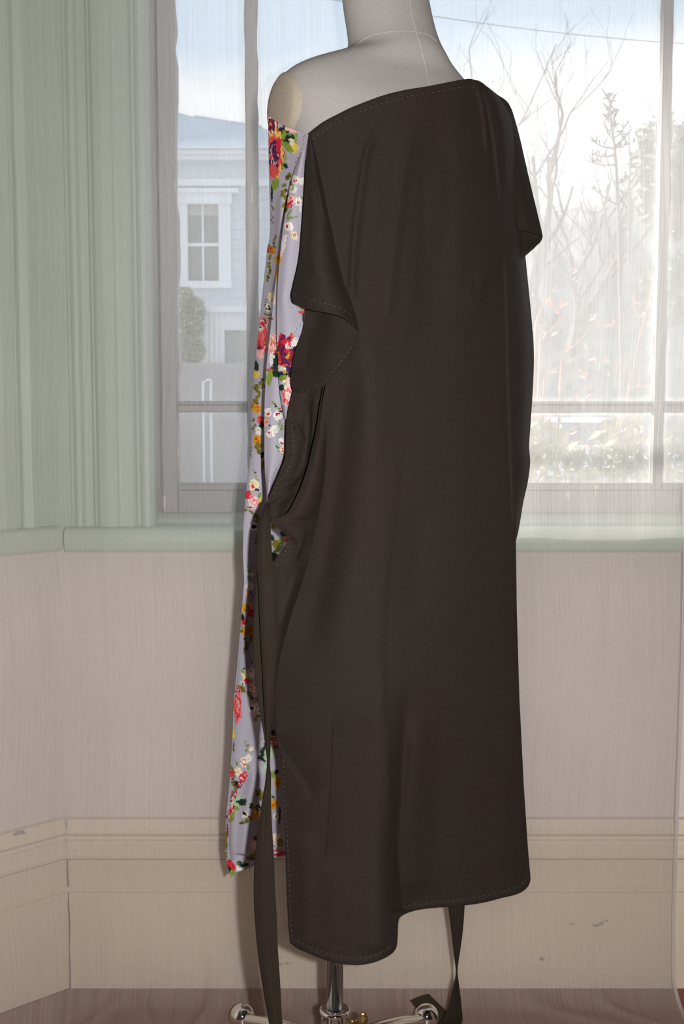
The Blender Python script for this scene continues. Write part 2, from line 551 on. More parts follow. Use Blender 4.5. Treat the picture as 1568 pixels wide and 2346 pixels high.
# ------------------------------------------------------------------ window: old sash with margin lights
win = empty('window_1', (0, YS, 0.86)); tag(win, kind='structure')
XG0 = xat(403, 500, YS)                        # left edge of the glass
XM0, XM1 = xat(563, 500, YS), xat(592, 500, YS)  # left upright glazing bar
XN0, XN1 = xat(1501, 700, YS), xat(1530, 700, YS)  # right glazing bar
XG1 = XN1 + (XM0 - XG0)
ZB0, ZB1 = zat(1178, YS), zat(1121, YS)        # bottom rail
ZM0, ZM1 = zat(945, YS), zat(926, YS)          # horizontal glazing bar
ZTOP = 2.55
rng = random.Random(3)
def rough_bar(name, x0, x1, z0, z1, d, jag=0.0018, vertical=True, step=0.03):
    """a bar with slightly ragged, putty-caked edges"""
    mb = MB()
    n = max(2, int(((z1 - z0) if vertical else (x1 - x0)) / step))
    vs, fs = [], []
    for i in range(n + 1):
        f = i / n
        j0, j1 = (rng.uniform(-jag, jag), rng.uniform(-jag, jag)) if 0 < i < n else (0, 0)
        if vertical:
            z = z0 + (z1 - z0) * f
            sec = [(x0 + j0, YS + d, z), (x0 + j0 * .5, YS + 0.006, z), (x0 + 0.004, YS, z), (x1 - 0.004, YS, z), (x1 + j1 * .5, YS + 0.006, z), (x1 + j1, YS + d, z)]
        else:
            x = x0 + (x1 - x0) * f
            sec = [(x, YS + d, z0 + j0), (x, YS + 0.006, z0 + j0 * .5), (x, YS, z0 + 0.003), (x, YS, z1 - 0.003), (x, YS + 0.006, z1 + j1 * .5), (x, YS + d, z1 + j1)]
        vs += sec
    for i in range(n):
        for k in range(6):
            a, b_ = i * 6 + k, i * 6 + (k + 1) % 6
            fs.append((a, b_, b_ + 6, a + 6))
    fs += [tuple(range(6))[::-1], tuple(range(n * 6, n * 6 + 6))]
    mb.add(vs, fs)
    return mb.build(name, M['sash'], win)
rough_bar('sash_stile', X_OPEN0 + 0.0005, XG0, ZB0, ZTOP, 0.04, 0.003)
rough_bar('sash_stile', XG1, X_OPEN1 - 0.002, ZB0, ZTOP, 0.04, 0.003)
rough_bar('bottom_rail', XG0, XG1, ZB0, ZB1, 0.04, 0.001, False)
rough_bar('top_rail', XG0, XG1, ZTOP, Z_HEAD, 0.04, 0.001, False)
rough_bar('glazing_bar', XM0, XM1, ZB1, ZTOP, 0.010, 0.0016)
rough_bar('glazing_bar', XN0, XN1, ZB1, ZTOP, 0.010, 0.0016)
for a, b_ in ((XG0, XM0), (XM1, XN0), (XN1, XG1)):
    rough_bar('glazing_bar', a, b_, ZM0, ZM1, 0.010, 0.0008, False)
    # putty bead along the bottom of each light
    q = MB(); q.prism([(0, 0), (0.012, 0), (0.010, 0.006), (0.004, 0.011), (0, 0.012)], (a, YS + 0.0075, ZB1), (b_, YS + 0.0075, ZB1), (0, -1, 0), (0, 0, 1))
    q.build('glazing_bead', M['sash'], win)
    q = MB(); q.prism([(0, 0), (0.012, 0), (0.010, 0.003), (0, 0.006)], (a, YS + 0.0075, ZM1), (b_, YS + 0.0075, ZM1), (0, -1, 0), (0, 0, 1))
    q.build('glazing_bead', M['sash'], win)

def pane(x0, x1, z0, z1):
    nx, nz_ = max(8, int((x1 - x0) / 0.008)), max(8, int((z1 - z0) / 0.008))
    xs, zs = np.linspace(x0, x1, nx), np.linspace(z0, z1, nz_)
    X, Z = np.meshgrid(xs, zs)
    V = np.stack([X, np.full_like(X, YS + 0.0085), Z], -1).reshape(-1, 3)
    me = grid_mesh('pane', V, nz_, nx)
    dx = np.minimum(X - x0, x1 - X); dz_ = np.minimum(Z - z0, z1 - Z)
    k = 0.018
    e = np.clip(1 - dx / k, 0, 1) ** 2 * 0.5 + np.clip(1 - dz_ / k, 0, 1) ** 2 * 0.9 + 0.34 * np.clip(1 - (Z - z0) / 0.45, 0, 1)  # edge dust, then painted haze thickening toward the bottom
    a = me.attributes.new('edge', 'FLOAT', 'POINT')
    a.data.foreach_set('value', e.ravel().astype(np.float32))
    o = link('pane', me, M['glass']); adopt(o, win)
    return o

def grid_mesh(name, V, nr, nc):
    me = bpy.data.meshes.new(name)
    idx = np.arange(nr * nc).reshape(nr, nc)
    q = np.stack([idx[:-1, :-1], idx[:-1, 1:], idx[1:, 1:], idx[1:, :-1]], -1).reshape(-1, 4)
    me.vertices.add(nr * nc)
    me.vertices.foreach_set('co', np.ascontiguousarray(V, dtype=np.float32).ravel())
    me.loops.add(q.size)
    me.loops.foreach_set('vertex_index', q.ravel().astype(np.int32))
    me.polygons.add(len(q))
    me.polygons.foreach_set('loop_start', np.arange(0, q.size, 4, dtype=np.int32))
    me.polygons.foreach_set('loop_total', np.full(len(q), 4, dtype=np.int32))
    me.polygons.foreach_set('use_smooth', np.ones(len(q), dtype=bool))
    me.update(); me.validate()
    return me

for a, b_ in ((XG0, XM0), (XM1, XN0), (XN1, XG1)):
    pane(a, b_, ZB1, ZM0)
    pane(a, b_, ZM1, ZTOP)

# unseen porch roof added above the frame, shaped to shade the window top
mb = MB(); mb.prism([(0, 2.62), (0, 2.70), (0.56, 2.20), (0.56, 2.12)], (-3.0, YW + 0.24, 0), (4.0, YW + 0.24, 0), (0, 1, 0), (0, 0, 1))
tag(mb.build('shade_roof', M['green']), kind='structure')

# ------------------------------------------------------------------ outside
M['asphalt'] = mixed('pale_asphalt', (0.50, 0.50, 0.50), (0.58, 0.575, 0.57), 2, 0.9)
M['bank'] = mixed('brown_retaining_wall', (0.36, 0.315, 0.30), (0.46, 0.41, 0.39), 0.8, 0.9)
M['boards'] = mixed('pale_blue_grey_weatherboard', (0.66, 0.69, 0.73), (0.70, 0.73, 0.77), 0.6, 0.7)
M['white'] = mixed('white_house_trim', (0.84, 0.85, 0.87), (0.89, 0.90, 0.91), 1.0, 0.6)
M['roof'] = mixed('blue_grey_roof_iron', (0.52, 0.56, 0.62), (0.60, 0.64, 0.70), 1.2, 0.6)
M['pane_dark'] = mixed('dim_house_glass', (0.24, 0.235, 0.22), (0.33, 0.325, 0.30), 0.9, 0.15)
M['blind'] = mixed('cream_roller_blind', (0.5, 0.48, 0.42), (0.55, 0.53, 0.47), 2, 0.8)
M['bark'] = mixed('grey_bark', (0.10, 0.085, 0.08), (0.15, 0.125, 0.115), 6, 0.9)
M['twig'] = mixed('reddish_twig', (0.22, 0.11, 0.09), (0.32, 0.17, 0.13), 8, 0.8)
M['hill'] = mixed('wooded_hillside', (0.15, 0.16, 0.14), (0.28, 0.28, 0.27), 0.25, 0.95, detail=8)
def leaf_mat(name, c0, c1, c2):
    m, t, b, o = new_mat(name)
    g = node(t, 'ShaderNodeObjectInfo')
    nn = noise(t, 7, 2)
    r = ramp(t, nn.outputs['Fac'], [(0.3, c0), (0.5, c1), (0.7, c2)])
    t.links.new(r.outputs['Color'], b.inputs['Base Color']); b.inputs['Roughness'].default_value = 0.6
    return m
M['leaf'] = leaf_mat('hazed_green_leaves', (0.17, 0.19, 0.14), (0.22, 0.245, 0.18), (0.28, 0.30, 0.22))  # greens lightened to paint in the haze of distance
M['leaf_yellow'] = leaf_mat('yellow_green_leaves', (0.22, 0.24, 0.08), (0.42, 0.40, 0.15), (0.5, 0.5, 0.28))
M['leaf_red'] = leaf_mat('red_orange_leaves', (0.62, 0.20, 0.14), (0.70, 0.30, 0.20), (0.66, 0.42, 0.26))
M['leaf_olive'] = leaf_mat('olive_green_leaves', (0.24, 0.27, 0.15), (0.32, 0.33, 0.19), (0.42, 0.38, 0.2))
M['petal'] = mixed('white_petals', (0.62, 0.62, 0.64), (0.7, 0.7, 0.7), 5, 0.7)
M['carwhite'] = mixed('white_car_paint', (0.78, 0.79, 0.81), (0.82, 0.83, 0.85), 1, 0.25)
M['carglass'] = mixed('dark_car_glass', (0.07, 0.08, 0.09), (0.10, 0.11, 0.12), 2, 0.1)
M['rubber'] = mixed('black_tyre', (0.03, 0.03, 0.03), (0.05, 0.05, 0.05), 10, 0.8)

GZ = -0.65
mb = MB(); mb.box(-60, 80, YW + 0.5, 160, GZ - 0.2, GZ)
tag(mb.build('ground', M['asphalt']), kind='structure')

YH = 26.0
BZ = zat(832, YH - 1.6)
mb = MB(); mb.box(-22, 1.0, YH - 1.6, YH + 12, GZ, BZ)
tag(mb.build('bank', M['bank']), kind='structure')

# the pale weatherboard house across the street
house = empty('house', (-4, YH, BZ))
tag(house, 'pale blue grey weatherboard house with hip roof seen beyond the street', 'house')
hx0, hx1 = xat(330, 600, YH), xat(640, 600, YH)
hx1 = max(hx1, xat(700, 600, YH))
z_e = zat(362, YH)
mb = MB(); mb.box(hx0, hx1, YH, YH + 9, BZ, z_e)
mb.build('wall', M['boards'], house)
zz = BZ + 0.2
bd = MB(); bd.prism([(0, 0), (0.022, 0.004), (0.006, 0.21), (0, 0.21)], (hx0, YH - 0.0, 0), (hx1, YH - 0.0, 0), (0, -1, 0), (0, 0, 1))
bo = bd.build('weatherboard', M['boards'], house)
bo.location.z += zz
zz += 0.215
while zz < z_e - 0.8:
    o2 = bpy.data.objects.new('weatherboard', bo.data); C.objects.link(o2); adopt(o2, house)
    o2.location.z = zz
    zz += 0.215
# cornice: band, soffit, gutter
for (pa, pb, dpt, nm, mt) in ((428, 412, 0.12, 'architrave_band', 'white'), (412, 372, 0.05, 'frieze', 'boards'), (372, 362, 0.30, 'soffit', 'white'), (362, 346, 0.42, 'gutter', 'white')):
    q = MB(); q.box(hx0 - 0.2, hx1 + 0.2, YH - dpt, YH + 0.1, zat(pa, YH), zat(pb, YH)); q.build(nm, M[mt], house)
# hip roof
zr = zat(352, YH)
r0, r1, r2, r3 = (hx0 - 2.5, YH - 0.5, zr), (hx1 + 0.5, YH - 0.5, zr), (hx1 + 0.5, YH + 9.5, zr), (hx0 - 2.5, YH + 9.5, zr)
A_ = at(445, 268, YH + 4.5); B_ = (hx0 - 1.5, YH + 4.5, zat(215, YH + 4.5)); Cc = (xat(600, 300, YH + 4.5), YH + 4.5, zat(292, YH + 4.5))
q = MB()
q.add([r0, r1, r2, r3, tuple(A_), B_, Cc], [(0, 1, 6, 4), (0, 4, 5), (1, 2, 6), (2, 3, 5, 4, 6), (3, 0, 5), (0, 3, 2, 1)])
q.build('roof', M['roof'], house)
q = MB(); q.tube([A_, Cc], 0.05, 6)
q.build('roof_ridge', M['roof'], house)
# its window
def wx(px): return xat(px, 560, YH)
def wz(py): return zat(py, YH)
fr = MB()
fr.box(wx(398), wx(432), YH - 0.16, YH, wz(648), wz(470)); fr.box(wx(503), wx(530), YH - 0.16, YH, wz(648), wz(470))
fr.box(wx(396), wx(534), YH - 0.20, YH, wz(470), wz(446)); fr.box(wx(392), wx(550), YH - 0.28, YH, wz(446), wz(436))
fr.box(wx(400), wx(532), YH - 0.24, YH, wz(662), wz(646))
wf = fr.build('window_frame', M['white'], house)
sf = MB()
sf.box(wx(464), wx(468), YH - 0.06, YH - 0.02, wz(646), wz(470)); sf.box(wx(432), wx(505), YH - 0.07, YH - 0.02, wz(565), wz(558))
q2 = sf.build('sash_bars', M['white']); adopt(q2, wf)
for (xa, xb, za, zb_) in ((432, 464, 646, 565), (468, 504, 646, 565), (432, 464, 558, 470), (468, 504, 558, 470)):
    g = MB(); g.box(wx(xa), wx(xb), YH - 0.03, YH - 0.025, wz(za), wz(zb_)); g2 = g.build('pane', M['pane_dark']); adopt(g2, wf)
g = MB(); g.box(wx(432), wx(504), YH - 0.036, YH - 0.031, wz(494), wz(470)); g2 = g.build('blind', M['blind']); adopt(g2, wf)

# corrugated white shed with a dark doorway, on the bank
YF = YH - 1.0
shed = empty('garden_shed', (xat(520, 770, YF), YF, BZ))
tag(shed, 'low white corrugated iron shed with dark doorway below the house window', 'shed')
n = 64
sx0, sx1 = xat(462, 770, YF), xat(640, 770, YF)
sz0, sz1 = BZ, zat(715, YF)
dx0, dz1 = xat(516, 770, YF), zat(757, YF)
xs = [sx0 + (sx1 - sx0) * i / 160 for i in range(161)]
pts = [(x_, YF + 0.03 * math.sin((x_ - sx0) * 2 * math.pi / 0.11)) for x_ in xs]
q = MB()
for (xa, xb, za, zb_) in ((sx0, dx0, sz0, dz1), (sx0, sx1, dz1, sz1)):
    pp = [p for p in pts if xa - 1e-6 <= p[0] <= xb + 1e-6]
    vs = [(x_, y_, za) for x_, y_ in pp] + [(x_, y_, zb_) for x_, y_ in pp]
    k = len(pp)
    q.add(vs, [(i, i + 1, i + 1 + k, i + k) for i in range(k - 1)])
q.build('corrugated_wall', M['white'], shed)
q = MB(); q.box(sx0 - .05, sx1, YF - 0.12, YF + 0.9, sz1 - 0.01, zat(703, YF)); q.build('roof', M['white'], shed)
q = MB(); q.box(dx0 + 0.005, sx1, YF + 0.06, YF + 0.1, sz0, dz1); q.build('door', M['pane_dark'], shed)
q = MB(); q.box(sx0, sx0 + 0.08, YF + 0.05, YF + 0.9, sz0, sz1 - 0.02); q.build('side_wall', M['white'], shed)

# bent white pipe / handrail on the street edge
YP = 20.0
pip = MB()
pp = [at(474, 872, YP), at(481, 869, YP), at(484, 872, YP), at(484, 905, YP)]
pp.append(Vector((pp[-1].x, YP, GZ)))
pip.tube(pp, 0.02, 8)
pip.tube([at(474, 872, YP), at(466, 876, YP), Vector((at(466, 876, YP).x, YP, GZ))], 0.02, 8)
tag(pip.build('handrail', M['boards'], smooth=True), 'bent white pipe handrail before the brown retaining wall', 'handrail')

def leaves(mb, centre, rad, count, size, seed, fill=0.35):
    rg = random.Random(seed)
    for _ in range(count):
        while True:
            p = Vector((rg.uniform(-1, 1), rg.uniform(-1, 1), rg.uniform(-1, 1)))
            if fill < p.length <= 1: break
        p = Vector((p.x * rad[0], p.y * rad[1], p.z * rad[2])) + Vector(centre)
        d = Vector((rg.gauss(0, 1), rg.gauss(0, 1), rg.gauss(0, 1))).normalized()
        e = d.orthogonal().normalized()
        s = size * rg.uniform(0.6, 1.3)
        k = d.cross(e)
        mb.add([p - d * s, p + e * s * 0.42 + k * s * .1, p + d * s, p - e * s * 0.42 + k * s * .1], [(0, 1, 2), (0, 2, 3)])

# slender shrub before the shed
def leafy_shrub(name, label, cat, base, blobs, mat, size, seed, group=None):
    root = empty(name, base); tag(root, label, cat, group)
    q = MB()
    for i, (c, rr, cnt) in enumerate(blobs):
        leaves(q, c, rr, cnt, size, seed + i)
    tag(q.build('foliage', mat, root), kind='stuff')
    q = MB()
    for c, rr, cnt in blobs:
        q.tube([Vector(base), (Vector(base) + Vector(c)) * 0.5 + Vector((0.05, 0, 0.1)), Vector(c)], [0.05 * max(rr), 0.03 * max(rr), 0.01], 6)
    q.build('stem', M['bark'], root, smooth=True)
    return root
YB = YF - 0.35
b0 = at(440, 832, YB)
leafy_shrub('shrub', 'tall olive green shrub beside the white shed below the house', 'shrub', (b0.x, YB, BZ),
            [(at(438, 800, YB), (0.30, 0.2, 0.34), 500), (at(434, 745, YB), (0.34, 0.2, 0.35), 500), (at(425, 690, YB), (0.2, 0.2, 0.3), 260), (at(452, 710, YB), (0.17, .2, .3), 200)], M['leaf_olive'], 0.07, 11)

# wooded hillside and trees on the right
def hill():
    nx_, ny_ = 90, 40
    xs = np.linspace(-2, 60, nx_); ys = np.linspace(36, 120, ny_)
    X, Y = np.meshgrid(xs, ys)
    rg = np.random.RandomState(4)
    top = np.interp(X[0], [-2, 4, 8.5, 10.5, 12, 16, 22, 60], [6.0, 8.2, 9.6, 10.0, 10.6, 13, 18, 22])
    Z = top[None, :] * (1 - np.exp(-(Y - 36) / 6.0)) + (Y - 36) * 0.02
    Z += rg.normal(0, 0.22, Z.shape) * (Y > 37)
    Z[0] = GZ - 0.5
    V = np.stack([X, Y, Z], -1).reshape(-1, 3)
    return link('hill', grid_mesh('hill', V, ny_, nx_), M['hill'])
tag(hill(), kind='structure')

def round_tree(name, label, px, py_top, py_mid, Y, rad, seed, base_z=GZ):
    c = at(px, py_mid, Y)
    root = empty(name, (c.x, Y, base_z)); tag(root, label, 'tree')
    q = MB(); q.tube([(c.x, Y, base_z), (c.x + 0.2, Y, (base_z + c.z) / 2), (c.x, Y, c.z + rad[2] * .5)], [0.35, 0.25, 0.05], 8)
    q.build('trunk', M['bark'], root, smooth=True)
    q = MB()
    rg = random.Random(seed)
    for i in range(14):
        d = Vector((rg.uniform(-.7, .7) * rad[0], rg.uniform(-.7, .7) * rad[1], rg.uniform(-.8, .8) * rad[2]))
        leaves(q, c + d, (rad[0] * .5, rad[1] * .5, rad[2] * .38), 420, 0.22, seed * 100 + i, 0.2)
    tag(q.build('foliage', M['leaf'], root), kind='stuff')
    return root
round_tree('evergreen_tree', 'taller leafy evergreen tree cut off by the right window bar', 1640, 240, 520, 30, (1.9, 1.8, 2.6), 5)
round_tree('evergreen_tree', 'lower pale green tree on the hillside just right of the slim sapling', 1530, 330, 610, 48, (2.3, 1.8, 2.9), 6)

def branch_tree(name, label, base, height, seed, mat, depth=5, r0=0.16, spread=0.55, cat='tree'):
    root = empty(name, base); tag(root, label, cat)
    rg = random.Random(seed)
    tr_, br_ = MB(), MB()
    def grow(p, d, length, rad, lv):
        pts, rr = [p], [rad]
        k = 4
        for i in range(k):
            d = (d + Vector((rg.gauss(0, .10), rg.gauss(0, .10), 0.04))).normalized()
            p = p + d * length / k
            pts.append(p); rr.append(rad * (1 - 0.35 * (i + 1) / k))
        (tr_ if lv == 0 else br_).tube(pts, rr, 5 if lv > 1 else 7, cap=False)
        if lv >= depth: return
        for j in range(3 if lv < 3 else 2):
            q = pts[rg.choice((2, 3, 4))]
            side = Vector((rg.gauss(0, 1), rg.gauss(0, 1), rg.uniform(-.1, .5))).normalized()
            nd = (d * (1 - spread) + side * spread + Vector((0, 0, 0.25))).normalized()
            grow(q, nd, length * rg.uniform(0.6, 0.82), rr[-1] * rg.uniform(.6, .85), lv + 1)
    grow(Vector(base), Vector((0, 0, 1)), height * 0.36, r0, 0)
    tr_.build('trunk', mat, root, smooth=True)
    tag(br_.build('branches', mat, root, smooth=True), kind='stuff')
    return root
bt = at(1195, 800, 22)
branch_tree('bare_tree', 'tall bare winter tree beside the dress shoulder beyond the window', (bt.x, 22, GZ), 9.6, 21, M['bark'], 7, 0.26)
bt = at(1290, 800, 36)
branch_tree('bare_tree', 'thinner bare tree behind the slim sapling beyond the window', (bt.x, 36, GZ), 12.5, 8, M['bark'], 7, 0.30)

# slim sapling close to the glass
YSP = 4.2
sap = empty('sapling', (xat(1428, 1100, YSP), YSP, GZ)); tag(sap, 'slim leafless sapling with a pointed tip close outside the window', 'sapling')
tip = [at(1396, 212, YSP), at(1402, 290, YSP), at(1408, 330, YSP), at(1413, 390, YSP), at(1417, 480, YSP), at(1424, 700, YSP), at(1428, 1000, YSP)]
tip.append(Vector((tip[-1].x, YSP, GZ)))
q = MB(); q.tube(tip, [0.0025, 0.004, 0.005, 0.006, 0.007, 0.009, 0.011, 0.013], 6); q.build('trunk', M['bark'], sap, smooth=True)
q = MB(); rg = random.Random(5)
def along(py):
    ys_ = [212, 290, 330, 390, 480, 700, 1000]; xs_ = [1396, 1402, 1408, 1413, 1417, 1424, 1428]
    return float(np.interp(py, ys_, xs_))
for (py, ex, ey) in ((228, 1390, 218), (240, 1404, 228), (252, 1390, 244), (262, 1409, 250), (272, 1396, 262), (283, 1410, 262), (284, 1388, 265), (300, 1412, 276),
                     (322, 1384, 284), (318, 1438, 282), (335, 1448, 296), (340, 1356, 322), (338, 1442, 326), (356, 1354, 352), (378, 1346, 368), (420, 1452, 395), (470, 1360, 430), (540, 1455, 500), (620, 1370, 580)):
    a0 = at(along(py), py, YSP); e0 = at(ex, ey, YSP + rg.uniform(-.1, .1))
    mid = a0.lerp(e0, .5) + Vector((0, 0, -0.008))
    q.tube([a0, mid, e0], [0.0036, 0.003, 0.002], 5)
    for k in range(7):
        f = rg.uniform(.3, 1)
        p = a0.lerp(e0, f)
        q.tube([p, p + Vector((rg.uniform(-.018, .018), rg.uniform(-.02, .02), rg.uniform(-.005, .022)))], [0.0034, 0.0022], 4)
tag(q.build('twigs', M['bark'], sap), kind='stuff')

# red leaved climber and low plants against the glass
YR = 3.3
red = empty('red_leaved_shrub', (xat(1200, 1150, YR), YR, GZ)); tag(red, 'sparse shrub with red and orange leaves just outside the window', 'shrub')
stems = [((1190, 1150), (1260, 950), (1340, 890), (1440, 840)), ((1180, 1100), (1250, 860), (1320, 820), (1380, 800)), ((1195, 1120), (1240, 780), (1280, 740), (1310, 690)),
         ((1200, 1150), (1250, 1030), (1320, 1005), (1400, 1040)), ((1215, 1160), (1290, 820), (1350, 760), (1460, 700)), ((1230, 1160), (1340, 1090), (1400, 1040), (1500, 1010)),
         ((1240, 1180), (1420, 1000), (1470, 760), (1500, 640)), ((1190, 1150), (1230, 740), (1250, 680), (1290, 640))]
q = MB(); lf = MB(); rg = random.Random(12)
for s_ in stems:
    pp = [Vector((at(*s_[0], YR).x, YR, GZ))] + [at(a, b_, YR + rg.uniform(-.1, .25)) for a, b_ in s_[1:]]
    q.tube(pp, [0.008, 0.005, 0.003, 0.0015], 5)
    for k in range(6):
        i = rg.choice((1, 2, 2)); f = rg.random()
        p = pp[i].lerp(pp[i + 1], f) + Vector((rg.uniform(-.05, .05), rg.uniform(-.05, .05), rg.uniform(-.05, .05)))
        leaves(lf, p, (0.012, 0.012, 0.012), 2, 0.014, rg.randint(0, 99999), 0)
q.build('stems', M['twig'], red, smooth=True)
tag(lf.build('leaves', M['leaf_red'], red), kind='stuff')

YG = 3.0
def low_bush(name, label, blobs, mat, size, seed, flowers=0, YG=3.0):
    c = at(*blobs[0][0], YG)
    root = empty(name, (c.x, YG, GZ)); tag(root, label, 'bush')
    q = MB(); st = MB()
    for i, (pp, rr, cnt) in enumerate(blobs):
        p = at(*pp, YG)
        leaves(q, p, (rr, rr * .8, rr * .8), cnt, size, seed + i, 0.1)
        st.tube([(c.x, YG, GZ), (p.x, p.y + .02, p.z)], [0.008, 0.003], 5)
    tag(q.build('foliage', mat, root), kind='stuff')
    st.build('stems', M['twig'], root)
    if flowers:
        f = MB(); rg = random.Random(seed)
        for k in range(flowers):
            pp, rr, _ = rg.choice(blobs)
            p = at(*pp, YG - rr) + Vector((rg.uniform(-rr, rr), -0.01, rg.uniform(-rr, rr) * .7))
            leaves(f, p, (.008, .008, .008), 4, 0.007, seed + 50 + k, 0)
        tag(f.build('blossoms', M['petal'], root), kind='stuff')
low_bush('garden_bush', 'yellow green leafy bush at the lower right pane near the dress', [((1240, 1010), 0.07, 70), ((1215, 1000), 0.06, 60), ((1280, 1025), 0.06, 40), ((1210, 1060), .06, 50)], M['leaf_yellow'], 0.022, 31)
low_bush('garden_bush', 'olive bush with small white blossoms along the bottom right pane', [((1300, 1090), 0.09, 120), ((1380, 1085), 0.10, 140), ((1450, 1060), 0.10, 140), ((1440, 1010), .08, 80), ((1540, 1060), .1, 120)], M['leaf_olive'], 0.02, 41, 26, 2.72)

# white car parked across the street, seen from the front quarter
def car():
    Yc = 24.0
    x0, x1 = xat(1205, 1000, Yc), xat(1420, 1000, Yc)
    cx = (x0 + x1) / 2
    root = empty('car', (cx, Yc, GZ)); tag(root, 'white parked car across the street seen through the lower right pane', 'car')
    w = 0.88
    L_ = 4.1
    # side profile in (along, height), swept across the width with tumblehome
    low = [(-L_ / 2, .35), (-L_ / 2, .72), (-1.85, .86), (-0.95, .95), (1.35, .98), (L_ / 2 - .05, .9), (L_ / 2, .6), (L_ / 2, .35)]
    top = [(-0.95, .95), (-0.25, 1.38), (0.15, 1.46), (1.0, 1.44), (1.75, 1.02)]
    ang = math.radians(62)
    ax = Vector((math.cos(ang), math.sin(ang), 0)); wd_ = Vector((-ax.y, ax.x, 0))
    def body(profile, wa, wb, name, mat):
        q = MB(); n_ = len(profile); vs = []
        for s in (-1, 1):
            for (a, h) in profile:
                ww = wa if h < 1.0 else wb
                p = Vector((cx, Yc, GZ + h)) + ax * a + wd_ * ww * s
                vs.append(p)
        q.add(vs, [(i, (i + 1) % n_, (i + 1) % n_ + n_, i + n_) for i in range(n_)] + [tuple(range(n_))[::-1], tuple(range(n_, 2 * n_))])
        return q.build(name, mat, root, bevel=0.04)
    body(low, w, w, 'body', M['carwhite'])
    body(top, w * .92, w * .74, 'cabin', M['carglass'])
    body([(-.3, 1.37), (0.15, 1.475), (1.0, 1.455), (1.15, 1.39), (1.0, 1.41), (.15, 1.43)], w * .76, w * .76, 'roof', M['carwhite'])
    for a in (-1.3, 1.3):
        for s in (-1, 1):
            p = Vector((cx, Yc, GZ + .32)) + ax * a + wd_ * (w - .1) * s
            q = MB(); q.tube([p - wd_ * .1, p + wd_ * .1], 0.32, 20); q.build('wheel', M['rubber'], root)
car()

# overhead wire
wr = MB()
pts = [at(700, -12, 14) + (at(1760, 108, 18) - at(700, -12, 14)) * (i / 20) + Vector((0, 0, -0.12 * (1 - (i / 10 - 1) ** 2))) for i in range(21)]
wr.tube(pts, 0.0045, 6)
tag(wr.build('overhead_wire', M['bark']), 'thin overhead wire crossing the sky above the bare trees', 'wire')

